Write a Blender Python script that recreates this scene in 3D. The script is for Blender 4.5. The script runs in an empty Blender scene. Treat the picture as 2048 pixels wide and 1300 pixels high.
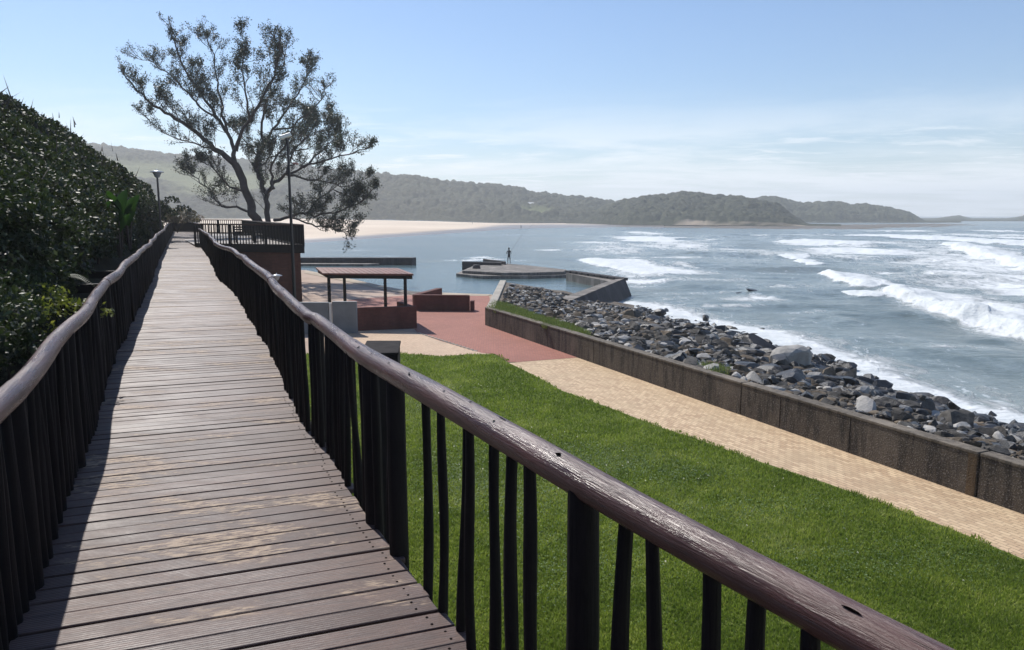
import bpy, math, random
import numpy as np
from mathutils import Vector, Matrix

random.seed(7)
RNG = np.random.default_rng(11)
C = bpy.context.scene.collection
scene = bpy.context.scene

# ------------------------------------------------------------------ camera
EYE = 5.2
F = 1500.0
TH = math.atan(220 / 1500)
cam = bpy.data.cameras.new('camera'); camo = bpy.data.objects.new('camera', cam); C.objects.link(camo)
camo.location = (0, 0, EYE); camo.rotation_euler = (math.pi/2 - TH, 0, 0)
cam.sensor_width = 36; cam.lens = 36 * F / 2048; cam.clip_start = .05; cam.clip_end = 8000
scene.camera = camo

# ------------------------------------------------------------------ world, sun, exposure
SUN_H = Vector((-.52, .854, 0)).normalized()
SUN_EL = math.radians(46)
w = bpy.data.worlds.new('World'); scene.world = w; w.use_nodes = True
nt = w.node_tree; N = nt.nodes; Lk = nt.links
for n in list(N): N.remove(n)
sky = N.new('ShaderNodeTexSky'); sky.sky_type = 'NISHITA'; sky.sun_disc = False
sky.sun_elevation = SUN_EL; sky.sun_rotation = math.atan2(SUN_H.x, SUN_H.y)
sky.air_density = 1.15; sky.dust_density = .35; sky.ozone_density = 2.2; sky.altitude = 10
tc = N.new('ShaderNodeTexCoord'); sep = N.new('ShaderNodeSeparateXYZ'); Lk.new(tc.outputs['Generated'], sep.inputs[0])
def wm(op, a, b=None, c=None):
    m = N.new('ShaderNodeMath'); m.operation = op
    for i, v in enumerate((a, b, c)):
        if v is None: continue
        if isinstance(v, (int, float)): m.inputs[i].default_value = v
        else: Lk.new(v, m.inputs[i])
    return m.outputs[0]
def wr(v, a, b, c=0, d=1):
    m = N.new('ShaderNodeMapRange'); m.interpolation_type = 'SMOOTHSTEP'
    Lk.new(v, m.inputs[0]); m.inputs[1].default_value = a; m.inputs[2].default_value = b; m.inputs[3].default_value = c; m.inputs[4].default_value = d
    return m.outputs[0]
zc = wm('MAXIMUM', sep.outputs[2], 0.0)
dn = wm('ADD', zc, .06)
cx = wm('DIVIDE', sep.outputs[0], dn); cy = wm('DIVIDE', sep.outputs[1], dn)
cmb = N.new('ShaderNodeCombineXYZ'); Lk.new(cx, cmb.inputs[0]); Lk.new(cy, cmb.inputs[1])
def wnoise(scale, detail, rough, sx, sy, off):
    mp = N.new('ShaderNodeMapping'); mp.inputs['Scale'].default_value = (sx, sy, 1); mp.inputs['Location'].default_value = off
    Lk.new(cmb.outputs[0], mp.inputs[0])
    nz = N.new('ShaderNodeTexNoise'); nz.inputs['Scale'].default_value = scale; nz.inputs['Detail'].default_value = detail
    nz.inputs['Roughness'].default_value = rough; nz.inputs['Distortion'].default_value = .4
    Lk.new(mp.outputs[0], nz.inputs[0]); return nz.outputs[0]
n1 = wnoise(.35, 8, .6, 1, 1.3, (3.1, 1.7, 0)); n2 = wnoise(1.4, 7, .65, 1, 1.6, (8, 2, 0))
low = wr(sep.outputs[2], .03, .17, 1, 0)
band = wr(sep.outputs[2], .0, .11, 1, 0)
cl = wm('MULTIPLY', wr(n1, .42, .64), low)
cl2 = wm('MULTIPLY', wr(n2, .46, .70), low)
n3 = wnoise(.8, 9, .62, .55, 1.1, (1.3, 5.2, 0))
win = wm('MULTIPLY', wr(sep.outputs[2], .035, .095, 1, 0), wr(sep.outputs[0], -.35, .15, .35, 1))
cl3 = wm('MULTIPLY', wr(n3, .36, .62), win)
cl = wm('MAXIMUM', wm('MAXIMUM', wm('MULTIPLY', cl, .8), wm('MULTIPLY', cl2, .8)), wm('MULTIPLY', cl3, .8))
cl = wm('MINIMUM', wm('ADD', cl, wm('MULTIPLY', band, .12)), .85)
tint = N.new('ShaderNodeMixRGB'); tint.blend_type = 'MULTIPLY'; tint.inputs[0].default_value = 1; Lk.new(sky.outputs[0], tint.inputs[1]); tint.inputs[2].default_value = (.78, .93, 1.14, 1)
mix = N.new('ShaderNodeMixRGB'); Lk.new(cl, mix.inputs[0]); Lk.new(tint.outputs[0], mix.inputs[1])
mix.inputs[2].default_value = (11.2, 11.5, 11.9, 1)
bg = N.new('ShaderNodeBackground'); bg.inputs[1].default_value = .080; Lk.new(mix.outputs[0], bg.inputs[0])
wo = N.new('ShaderNodeOutputWorld'); Lk.new(bg.outputs[0], wo.inputs[0])

sl = bpy.data.lights.new('sun', 'SUN'); sl.energy = 4.2; sl.angle = math.radians(.53); sl.color = (1, .95, .88)
so = bpy.data.objects.new('sun', sl); C.objects.link(so)
sd = SUN_H * math.cos(SUN_EL) + Vector((0, 0, math.sin(SUN_EL)))
so.rotation_euler = sd.to_track_quat('Z', 'Y').to_euler(); so.location = (0, 0, 60)
scene.view_settings.view_transform = 'Standard'; scene.view_settings.look = 'None'
scene.view_settings.exposure = 0.38; scene.view_settings.gamma = 1
scene.render.engine = 'CYCLES'
cy_ = scene.cycles
cy_.max_bounces = 6; cy_.diffuse_bounces = 2; cy_.glossy_bounces = 2; cy_.transmission_bounces = 2; cy_.volume_bounces = 1
cy_.transparent_max_bounces = 6; cy_.caustics_reflective = False; cy_.caustics_refractive = False
cy_.sample_clamp_indirect = 4; cy_.use_denoising = True
try: cy_.denoiser = 'OPENIMAGEDENOISE'
except Exception: pass

# ------------------------------------------------------------------ helpers
ct, st_ = math.cos(TH), math.sin(TH)
def ray(x, y):
    u = (x - 1024) / F; v = (650 - y) / F
    return u, ct + v * st_, -st_ + v * ct
def P(x, y, z):                       # the world point at height z seen at (x, y) of the survey photograph
    u, Y, Z = ray(x, y); k = (z - EYE) / Z
    return (u * k, Y * k)
def Q(x, y, d):                       # the world point at distance d
    u, Y, Z = ray(x, y); k = d / Y
    return (u * k, d, EYE + Z * k)

def vnoise(x, y, seed=0):
    x = np.asarray(x, float); y = np.asarray(y, float)
    xi = np.floor(x).astype(np.int64); yi = np.floor(y).astype(np.int64)
    fx = x - xi; fy = y - yi; fx = fx*fx*(3-2*fx); fy = fy*fy*(3-2*fy)
    def h(a, b):
        n = (a * 374761393 + b * 668265263 + seed * 974634777) & 0x7fffffff
        n = ((n ^ (n >> 13)) * 1274126177) & 0x7fffffff
        return ((n ^ (n >> 16)) & 0xffff) / 65535.0
    return (h(xi, yi)*(1-fx) + h(xi+1, yi)*fx)*(1-fy) + (h(xi, yi+1)*(1-fx) + h(xi+1, yi+1)*fx)*fy
def fbm(x, y, seed=0, o=4):
    s = 0; a = .5; t = 0
    for i in range(o):
        s = s + a * vnoise(x * 2**i, y * 2**i, seed + i); t += a; a *= .5
    return s / t

def tag(o, label=None, cat=None, group=None, kind=None):
    if label: o['label'] = label
    if cat: o['category'] = cat
    if group: o['group'] = group
    if kind: o['kind'] = kind
    return o
def empty(name, loc, label, cat, group=None, rz=0):
    o = bpy.data.objects.new(name, None); C.objects.link(o); o.location = loc; o.rotation_euler = (0, 0, rz)
    o.empty_display_size = .2
    return tag(o, label, cat, group)

def np_mesh(name, verts, faces, mats, parent=None, smooth=False, attrs=None, midx=None, uv=None):
    """verts (N,3), faces (M,k) all the same k"""
    verts = np.asarray(verts, np.float32).reshape(-1, 3); faces = np.asarray(faces, np.int32); k = faces.shape[1]
    me = bpy.data.meshes.new(name)
    me.vertices.add(len(verts)); me.vertices.foreach_set('co', verts.ravel())
    me.loops.add(faces.size); me.loops.foreach_set('vertex_index', faces.ravel())
    me.polygons.add(len(faces)); me.polygons.foreach_set('loop_start', np.arange(0, faces.size, k, dtype=np.int32))
    try: me.polygons.foreach_set('loop_total', np.full(len(faces), k, dtype=np.int32))
    except Exception: pass
    if midx is not None: me.polygons.foreach_set('material_index', np.asarray(midx, np.int32))
    me.update(calc_edges=True)
    me.polygons.foreach_set('use_smooth', np.full(len(faces), smooth, dtype=bool))
    if attrs:
        for an, av in attrs.items():
            a = me.attributes.new(an, 'FLOAT', 'POINT'); a.data.foreach_set('value', np.asarray(av, np.float32))
    for m in (mats if isinstance(mats, (list, tuple)) else [mats]): me.materials.append(m)
    o = bpy.data.objects.new(name, me); C.objects.link(o)
    if parent: o.parent = parent
    return o

class MB:
    def __init__(s): s.v = []; s.f = []; s.uv = []; s.sm = []
    def add(s, vs, fs, uvs=None, smooth=False):
        b = len(s.v); s.v += [tuple(v) for v in vs]
        for i, f in enumerate(fs):
            s.f.append(tuple(b + j for j in f)); s.sm.append(smooth)
            s.uv.append(uvs[i] if uvs else [(0, 0)] * len(f))
    def box(s, c, size, rz=0, rx=0, ry=0, bev=0):
        x, y, z = [q / 2 for q in size]
        M = Matrix.Translation(c) @ Matrix.Rotation(rz, 4, 'Z') @ Matrix.Rotation(ry, 4, 'Y') @ Matrix.Rotation(rx, 4, 'X')
        vs = [M @ Vector((a*x, b*y, d*z)) for a in (-1, 1) for b in (-1, 1) for d in (-1, 1)]
        fs = [(0,1,3,2), (4,6,7,5), (0,4,5,1), (2,3,7,6), (0,2,6,4), (1,5,7,3)]
        s.add(vs, fs)
    def prism(s, pts, z0, z1):
        """plan polygon pts (counter-clockwise or not), z0/z1 numbers or lists"""
        n = len(pts)
        ar = sum(pts[i][0]*pts[(i+1)%n][1] - pts[(i+1)%n][0]*pts[i][1] for i in range(n))
        if ar < 0:
            pts = pts[::-1]
            if isinstance(z1, list): z1 = z1[::-1]
            if isinstance(z0, list): z0 = z0[::-1]
        Z0 = z0 if isinstance(z0, list) else [z0]*n; Z1 = z1 if isinstance(z1, list) else [z1]*n
        vs = [(p[0], p[1], Z0[i]) for i, p in enumerate(pts)] + [(p[0], p[1], Z1[i]) for i, p in enumerate(pts)]
        fs = [tuple(range(n-1, -1, -1)), tuple(range(n, 2*n))] + [(i, (i+1) % n, n+(i+1) % n, n+i) for i in range(n)]
        s.add(vs, fs)
    def bar(s, a, b, w_, h_):
        a = Vector(a); b = Vector(b); d = b - a; L = d.length
        q = d.to_track_quat('X', 'Z')
        M = Matrix.Translation((a+b)/2) @ q.to_matrix().to_4x4()
        vs = [M @ Vector((i*L/2, j*w_/2, k*h_/2)) for i in (-1, 1) for j in (-1, 1) for k in (-1, 1)]
        s.add(vs, [(0,1,3,2), (4,6,7,5), (0,4,5,1), (2,3,7,6), (0,2,6,4), (1,5,7,3)])
    def tube(s, pts, rad, n=10, cap=True, wob=0, seed=0):
        pts = [Vector(p) for p in pts]
        if not isinstance(rad, (list, tuple)): rad = [rad]*len(pts)
        rr = random.Random(seed); ph = [rr.uniform(0, 6.28) for _ in range(4)]
        vs = []; L = 0; Ls = []
        up = None
        for i, p in enumerate(pts):
            t = (pts[min(i+1, len(pts)-1)] - pts[max(i-1, 0)]).normalized()
            if up is None:
                up = Vector((0, 0, 1)) if abs(t.z) < .9 else Vector((0, 1, 0))
            sd_ = t.cross(up).normalized(); up2 = sd_.cross(t).normalized(); up = up2
            if i: L += (p - pts[i-1]).length
            Ls.append(L)
            for k in range(n):
                a = 2*math.pi*k/n
                r = rad[i] * (1 + wob*(math.sin(2*a + ph[0] + L*1.3) + .6*math.sin(3*a + ph[1] + L*2.9)))
                vs.append(p + sd_*math.cos(a)*r + up2*math.sin(a)*r)
        fs = []; uvs = []
        for i in range(len(pts)-1):
            for k in range(n):
                k2 = (k+1) % n
                fs.append((i*n+k, i*n+k2, (i+1)*n+k2, (i+1)*n+k))
                uvs.append([(k/n, Ls[i]), ((k+1)/n, Ls[i]), ((k+1)/n, Ls[i+1]), (k/n, Ls[i+1])])
        s.add(vs, fs, uvs, True)
        if cap:
            s.add([vs[k] for k in range(n)], [tuple(range(n))]); m = (len(pts)-1)*n
            s.add([vs[m+k] for k in range(n)], [tuple(range(n-1, -1, -1))])
    def lathe(s, c, prof, n=20):
        vs = [(c[0]+r*math.cos(2*math.pi*k/n), c[1]+r*math.sin(2*math.pi*k/n), c[2]+z) for r, z in prof for k in range(n)]
        fs = [(i*n+k, i*n+(k+1) % n, (i+1)*n+(k+1) % n, (i+1)*n+k) for i in range(len(prof)-1) for k in range(n)]
        s.add(vs, fs, None, True)
    def build(s, name, mat, parent=None, bevel=0, local=False):
        off = Vector((0, 0, 0))
        if parent and not local:
            q = parent
            while q: off += q.location; q = q.parent
        me = bpy.data.meshes.new(name)
        me.from_pydata([Vector(v) - off for v in s.v], [], s.f)
        me.polygons.foreach_set('use_smooth', s.sm)
        ul = me.uv_layers.new(name='UVMap'); ul.data.foreach_set('uv', [c for u in s.uv for p in u for c in p])
        me.materials.append(mat); me.update()
        o = bpy.data.objects.new(name, me); C.objects.link(o)
        if parent: o.parent = parent
        if bevel:
            b = o.modifiers.new('bevel', 'BEVEL'); b.width = bevel; b.segments = 2; b.limit_method = 'ANGLE'
        return o

# ------------------------------------------------------------------ materials
class MT:
    def __init__(s, name, rough=.6, spec=.5):
        s.m = bpy.data.materials.new(name); s.m.use_nodes = True; s.t = s.m.node_tree
        s.b = s.t.nodes['Principled BSDF']; s.out = s.t.nodes['Material Output']
        s.b.inputs['Roughness'].default_value = rough; s.b.inputs['Specular IOR Level'].default_value = spec
        s._c = {}
    def n(s, t, **k):
        nd = s.t.nodes.new(t)
        for a, v in k.items(): setattr(nd, a, v)
        return nd
    def l(s, a, b): s.t.links.new(a, b)
    def co(s, kind='Position', scale=(1, 1, 1), rot=(0, 0, 0)):
        if kind == 'Position': src = s.n('ShaderNodeNewGeometry').outputs['Position']
        else: src = s.n('ShaderNodeTexCoord').outputs[kind]
        mp = s.n('ShaderNodeMapping'); mp.inputs['Scale'].default_value = scale; mp.inputs['Rotation'].default_value = rot
        s.l(src, mp.inputs[0]); return mp.outputs[0]
    def noise(s, co, scale, detail=4, rough=.55, dist=0):
        nd = s.n('ShaderNodeTexNoise'); s.l(co, nd.inputs['Vector']); nd.inputs['Scale'].default_value = scale
        nd.inputs['Detail'].default_value = detail; nd.inputs['Roughness'].default_value = rough; nd.inputs['Distortion'].default_value = dist
        return nd.outputs[0]
    def ramp(s, v, stops):
        nd = s.n('ShaderNodeValToRGB'); s.l(v, nd.inputs[0]); e = nd.color_ramp.elements
        while len(e) < len(stops): e.new(.5)
        for i, (p, c) in enumerate(stops): e[i].position = p; e[i].color = (*c, 1) if len(c) == 3 else c
        return nd.outputs[0]
    def rng(s, v, a, b, c=0, d=1):
        nd = s.n('ShaderNodeMapRange'); nd.interpolation_type = 'SMOOTHSTEP'; s.l(v, nd.inputs[0])
        for i, q in enumerate((a, b, c, d)): nd.inputs[i+1].default_value = q
        return nd.outputs[0]
    def mix(s, f, a, b, mode='MIX'):
        nd = s.n('ShaderNodeMixRGB', blend_type=mode)
        for i, v in enumerate((f, a, b)):
            if isinstance(v, (int, float)): nd.inputs[i].default_value = v
            elif isinstance(v, tuple): nd.inputs[i].default_value = (*v, 1)
            else: s.l(v, nd.inputs[i])
        return nd.outputs[0]
    def math(s, op, a, b=0.0):
        nd = s.n('ShaderNodeMath', operation=op)
        for i, v in enumerate((a, b)):
            if isinstance(v, (int, float)): nd.inputs[i].default_value = v
            else: s.l(v, nd.inputs[i])
        return nd.outputs[0]
    def attr(s, name): return s.n('ShaderNodeAttribute', attribute_name=name).outputs['Fac']
    def bump(s, h, strength=.5, dist=.02):
        nd = s.n('ShaderNodeBump'); nd.inputs['Strength'].default_value = strength; nd.inputs['Distance'].default_value = dist
        s.l(h, nd.inputs['Height']); s.l(nd.outputs[0], s.b.inputs['Normal']); return nd
    def col(s, c):
        if isinstance(c, tuple): s.b.inputs['Base Color'].default_value = (*c, 1)
        else: s.l(c, s.b.inputs['Base Color'])
        return s

def simple(name, c, rough=.6, var=.25, scale=3, bump=0, spec=.5, metal=0, bscale=40):
    m = MT(name, rough, spec); co = m.co()
    nz = m.noise(co, scale, 5)
    m.col(m.ramp(nz, [(.3, tuple(x*(1-var) for x in c)), (.7, tuple(min(1, x*(1+var)) for x in c))]))
    m.b.inputs['Metallic'].default_value = metal
    if bump: m.bump(m.noise(co, bscale, 4), bump, .01)
    return m.m

# stained round timber, grain along the pole through its UV
def wood_pole(name, c1, c2, rough=.4, gs=1.0, spec=.5):
    m = MT(name, rough, spec)
    co = m.co('UV', (9*gs, 1.6, 1)); g = m.noise(co, 4, 7, .65, 1.2)
    co2 = m.co('UV', (3, .7, 1)); g2 = m.noise(co2, 2, 3)
    big = m.noise(m.co(), 2.2, 3)
    base = m.mix(m.rng(g, .35, .65), c1, c2)
    m.col(m.mix(m.rng(big, .4, .7, 0, .45), base, tuple(x*1.5 for x in c2)))
    h = m.math('ADD', m.math('MULTIPLY', g, .7), m.math('MULTIPLY', g2, .5))
    m.bump(h, .55, .012)
    m.l(m.rng(g2, .3, .7, rough-.08, rough+.15), m.b.inputs['Roughness'])
    return m.m
M_RAIL = wood_pole('rail_timber', (.040, .015, .012), (.082, .034, .027), .30)
M_POLE = wood_pole('baluster_timber', (.0045, .0035, .0045), (.009, .007, .008), .6, spec=.15)
M_DARKWOOD = simple('dark_timber', (.012, .009, .010), .65, .35, 5, .3, .2)

def deck_mat():
    m = MT('deck_planks', .5, .38)
    u = m.co('UV', (1, 1, 1))            # u across the deck (m), v = plank index + fraction
    g = m.noise(m.co('UV', (2.2, 14, 1)), 3, 7, .65, .6)
    tone = m.attr('tone')
    base = m.mix(tone, (.058, .030, .025), (.140, .086, .070))
    base = m.mix(m.rng(g, .35, .7, 0, .6), base, (.045, .032, .032), 'MIX')
    pn = m.noise(m.co('Position', (.9, 2.2, 1), (0, 0, .3)), 1.1, 6, .7, .3)
    wear = m.math('MULTIPLY', m.rng(pn, .52, .62), m.rng(m.noise(m.co('UV', (5, 22, 1)), 2.2, 5, .7), .42, .56))
    base = m.mix(m.math('MULTIPLY', wear, .75), base, (.42, .31, .21))
    sp = m.noise(m.co(), 60, 3, .7)
    base = m.mix(m.rng(sp, .62, .72, 0, .35), base, (.25, .2, .17))
    m.col(base)
    groove = m.n('ShaderNodeTexWave', wave_type='BANDS', bands_direction='Y'); groove.inputs['Scale'].default_value = 20
    m.l(u, groove.inputs[0])
    m.bump(m.math('ADD', m.math('MULTIPLY', g, .8), m.math('MULTIPLY', groove.outputs['Fac'], .45)), .5, .008)
    m.l(m.rng(pn, .35, .7, .46, .66), m.b.inputs['Roughness'])
    return m.m
M_DECK = deck_mat()

def paver_mat(name, c1, c2, mort, ang, bw=.2, bh=.1, jit=.5):
    m = MT(name, .75, .3)
    br = m.n('ShaderNodeTexBrick'); m.l(m.co('Position', (1, 1, 1), (0, 0, ang)), br.inputs['Vector'])
    br.inputs['Scale'].default_value = 1; br.inputs['Brick Width'].default_value = bw; br.inputs['Row Height'].default_value = bh
    br.inputs['Mortar Size'].default_value = .007; br.inputs['Mortar Smooth'].default_value = .4
    br.inputs['Color1'].default_value = (*c1, 1); br.inputs['Color2'].default_value = (*c2, 1); br.inputs['Mortar'].default_value = (*mort, 1)
    br.inputs['Bias'].default_value = 0
    big = m.noise(m.co(), .8, 5, .6); sm = m.noise(m.co(), 14, 4, .7)
    c = m.mix(m.rng(big, .35, .7, 0, .5), br.outputs['Color'], tuple(x*.78 for x in c1))
    c = m.mix(m.rng(sm, .55, .75, 0, jit), c, tuple(x*.6 for x in c1))
    gn = m.noise(m.co(), 2.5, 4, .7); c = m.mix(m.rng(gn, .60, .74, 0, .35), c, (.16, .13, .08))
    st = m.noise(m.co('Position', (1, 1, 1)), .35, 6, .75); c = m.mix(m.rng(st, .48, .62, 0, .3), c, tuple(x*.55 for x in c1))
    m.col(c)
    m.bump(m.math('ADD', m.math('MULTIPLY', br.outputs['Fac'], -1.0), m.math('MULTIPLY', sm, .6)), .6, .01)
    return m.m
WALLANG = math.atan2(-.914, .41)
M_PATH = paver_mat('pale_pavers', (.66, .50, .32), (.44, .305, .19), (.22, .15, .11), -WALLANG)
M_PATH2 = paver_mat('pale_pavers_far', (.60, .44, .30), (.52, .36, .25), (.38, .28, .2), -WALLANG+.8)
M_RED = paver_mat('red_pavers', (.36, .145, .105), (.30, .115, .085), (.22, .11, .085), -WALLANG+.4, jit=.25)

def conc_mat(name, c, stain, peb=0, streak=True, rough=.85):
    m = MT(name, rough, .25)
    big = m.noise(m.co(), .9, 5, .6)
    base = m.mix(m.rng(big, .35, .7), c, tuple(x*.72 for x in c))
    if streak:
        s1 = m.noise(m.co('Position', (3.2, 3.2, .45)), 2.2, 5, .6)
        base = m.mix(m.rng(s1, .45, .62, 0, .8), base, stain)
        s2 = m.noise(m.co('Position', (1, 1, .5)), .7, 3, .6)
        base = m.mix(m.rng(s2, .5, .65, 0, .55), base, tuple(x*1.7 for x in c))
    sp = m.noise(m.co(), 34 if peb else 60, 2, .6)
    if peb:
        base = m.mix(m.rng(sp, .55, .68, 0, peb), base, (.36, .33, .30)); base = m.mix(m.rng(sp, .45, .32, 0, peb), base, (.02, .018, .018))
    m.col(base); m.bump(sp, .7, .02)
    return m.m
M_SEAWALL = conc_mat('seawall_render', (.115, .095, .075), (.035, .030, .027), .4)
M_COPING = conc_mat('weathered_coping', (.17, .145, .115), (.07, .06, .05), .15)
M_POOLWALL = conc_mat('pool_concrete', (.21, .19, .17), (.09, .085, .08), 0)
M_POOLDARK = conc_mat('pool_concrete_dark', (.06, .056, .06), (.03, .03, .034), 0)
M_PALECONC = conc_mat('pale_concrete', (.40, .37, .32), (.25, .23, .2), 0, False)
M_PLAZACONC = conc_mat('plaza_concrete', (.46, .38, .29), (.25, .2, .16), 0, False)

def brickwall(name, c1, c2, mort):
    m = MT(name, .8, .25); g = m.n('ShaderNodeSeparateXYZ'); m.l(m.n('ShaderNodeNewGeometry').outputs['Position'], g.inputs[0])
    cb = m.n('ShaderNodeCombineXYZ'); m.l(m.math('ADD', g.outputs[0], m.math('MULTIPLY', g.outputs[1], .7)), cb.inputs[0]); m.l(g.outputs[2], cb.inputs[1])
    br = m.n('ShaderNodeTexBrick'); m.l(cb.outputs[0], br.inputs['Vector']); br.inputs['Scale'].default_value = 1
    br.inputs['Brick Width'].default_value = .24; br.inputs['Row Height'].default_value = .085; br.inputs['Mortar Size'].default_value = .006
    br.inputs['Color1'].default_value = (*c1, 1); br.inputs['Color2'].default_value = (*c2, 1); br.inputs['Mortar'].default_value = (*mort, 1)
    big = m.noise(m.co('Position', (1, 1, .4)), 1.6, 6, .65); c = m.mix(m.rng(big, .38, .66, 0, .65), br.outputs['Color'], tuple(x*.5 for x in c1))
    m.col(c); m.bump(m.math('ADD', m.math('MULTIPLY', br.outputs['Fac'], -1.0), m.noise(m.co(), 30, 4)), .5, .008); return m.m
M_REDWALL = brickwall('red_brick_wall', (.150, .048, .040), (.115, .038, .032), (.09, .045, .04))
M_REDBASE = brickwall('plinth_brick', (.20, .078, .052), (.15, .058, .04), (.13, .08, .06))
M_GREYWALL = simple('grey_painted_wall', (.20, .22, .235), .7, .12, 2, .2)
M_ROOF = simple('rust_roof_sheet', (.15, .050, .036), .6, .35, 2.5, .3)
M_METAL = simple('dark_pole_metal', (.05, .045, .045), .45, .2, 3, 0, .5, .3)
M_WHITE = simple('white_enamel', (.75, .75, .72), .4, .05, 3)
M_LANTERN = simple('grey_lantern_glass', (.30, .33, .36), .15, .1, 3)
M_NAIL = simple('nail_iron', (.008, .006, .006), .9, .2, 9, 0, .05)
M_KNOT = simple('knot_hole', (.002, .0015, .0015), 1, .2, 9, 0, 0)

def leaf_mat(name, stops, rough=.4, trans=.25, spec=.5, tr_col=None):
    m = MT(name, rough, spec)
    c = m.ramp(m.attr('tone'), stops)
    c = m.mix(m.attr('dry'), c, m.ramp(m.attr('tone'), [(0, (.022, .018, .015)), (.6, (.060, .048, .038)), (1, (.16, .13, .10))]))
    big = m.noise(m.co(), .9, 3)
    c = m.mix(m.rng(big, .35, .7, 0, .5), c, stops[0][1])
    m.col(c)
    tr = m.n('ShaderNodeBsdfTranslucent')
    m.l(m.mix(.35, c, tr_col or (.10, .17, .02)), tr.inputs[0])
    mx = m.n('ShaderNodeMixShader'); mx.inputs[0].default_value = trans
    m.l(m.b.outputs[0], mx.inputs[1]); m.l(tr.outputs[0], mx.inputs[2]); m.l(mx.outputs[0], m.out.inputs[0])
    return m.m
M_BUSH = leaf_mat('dune_bush_leaves', [(0, (.016, .024, .012)), (.5, (.032, .048, .020)), (.8, (.055, .078, .030)), (1, (.12, .15, .06))], .55, .16, spec=.3)
M_TWIG = simple('bare_twigs', (.065, .05, .045), .8, .3, 5)
M_YELLOWBUSH = leaf_mat('yellow_green_leaves', [(0, (.08, .10, .015)), (.5, (.20, .23, .03)), (1, (.42, .42, .07))], .4, .35)
M_FROND = leaf_mat('grey_green_fronds', [(0, (.02, .035, .02)), (1, (.05, .075, .045))], .6, .2, spec=.2)
M_BANANA = leaf_mat('broad_green_leaves', [(0, (.015, .045, .010)), (1, (.035, .09, .015))], .5, .35, spec=.3, tr_col=(.07, .17, .012))
M_TREELEAF = leaf_mat('tree_leaves', [(0, (.018, .024, .014)), (.6, (.036, .046, .024)), (1, (.075, .085, .045))], .5, .12)
M_BARK = simple('tree_bark', (.060, .048, .044), .9, .4, 2, .5)
M_GRASS = leaf_mat('lawn_blades', [(0, (.095, .140, .020)), (.35, (.240, .300, .042)), (.7, (.430, .460, .095)), (1, (.60, .60, .27))], .55, .4, spec=.3, tr_col=(.26, .42, .04))
M_BANKGRASS = leaf_mat('bank_grass_blades', [(0, (.11, .16, .03)), (.6, (.24, .28, .07)), (1, (.42, .38, .15))], .5, .3)

def ground_mat(name, stops, scale, bump=.5, rough=.95, fine=30):
    m = MT(name, rough, .2); nz = m.noise(m.co(), scale, 7, .65); f_ = m.noise(m.co(), fine, 4, .7)
    c = m.ramp(nz, stops); m.col(m.mix(m.rng(f_, .4, .7, 0, .35), c, tuple(x*.6 for x in stops[0][1])))
    m.bump(f_, bump, .03); return m.m
M_LAWN = ground_mat('lawn_soil', [(.35, (.07, .10, .015)), (.65, (.12, .16, .025))], 1.2)
M_SCRUBSOIL = ground_mat('scrub_soil', [(.35, (.012, .014, .008)), (.65, (.03, .03, .018))], 1.0)
M_BANK = ground_mat('bank_gravel', [(.35, (.09, .075, .06)), (.65, (.20, .17, .14))], 2.0, fine=12)
M_GROUND = ground_mat('bare_ground', [(.3, (.38, .28, .22)), (.7, (.54, .43, .35))], .5)
M_SAND = ground_mat('beach_sand', [(.3, (.62, .50, .38)), (.7, (.72, .60, .47))], .02, 0, fine=.3)

# ------------------------------------------------------------------ outlines shared by several surfaces
WD = np.array([.4095, -.9123]); WN = np.array([.9123, .4095])    # along the sea wall towards the viewer, and seaward
W0 = np.array([-1.29, 35.45])
def wallpt(s, off=0): q = W0 + WD*s + WN*off; return (float(q[0]), float(q[1]))
GE = [P(*p, 0) for p in [(797,707),(883,713),(943,709),(991,709),(1017,726),(1066,750),(1124,782),(1213,814),(1328,858),(1400,881),(1519,924),(1658,969),(1755,1005),(1897,1057),(2048,1120)]]
GE += [(9.2, 8.2), (10.6, 5.0), (12.0, 1.5)]
SEA_Z = -1.0; POOL_Z = -.55
SE = [P(x, y, SEA_Z) for x, y in [(1262,608),(1330,628),(1500,672),(1640,716),(1760,774),(1900,826),(2048,866)]]
SE = SE + [(16.6, 16.5), (18.5, 11), (21, 4), (24, -4)]
POOL = [P(x, y, POOL_Z) for x, y in [(981,592),(825,585),(776,576),(717,563),(610,542),(520,536),(430,530),(430,526),(825,527),(925,522),(1010,519),(1135,536),(1245,556),(1152,600),(1000,592)]]

def sheet(name, pts, z, mat, kind='structure'):
    m = MB(); n = len(pts)
    ar = sum(pts[i][0]*pts[(i+1)%n][1] - pts[(i+1)%n][0]*pts[i][1] for i in range(n))
    if ar < 0: pts = pts[::-1]
    zz = z if callable(z) else (lambda x, y: z)
    m.add([(p[0], p[1], zz(*p)) for p in pts], [tuple(range(n))])
    return tag(m.build(name, mat), kind=kind)

# ground: one sheet behind the sea wall line, up to the pool edge
pe = [P(x, y, 0) for x, y in [(985,589),(825,583),(776,574),(717,561),(610,540),(520,534),(430,528)]]
ground_pts = [wallpt(60, -.1), wallpt(0, .1), (-.6, 40), (.4, 47)] + pe + [(-60, 92), (-220, 92), (-220, -25), (15, -25)]
sheet('ground', ground_pts, -.02, M_GROUND)
# pale brick path beside the wall
ge_w = GE[4:]
sB = float((np.array(P(1122, 718, 0)) - W0) @ WD)
sheet('path', [wallpt(s, .01) for s in (sB, 20, 34, 42)] + [(13.9, 1.5)] + ge_w[::-1] + [P(1036, 724, 0)], -.004, M_PATH)
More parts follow.
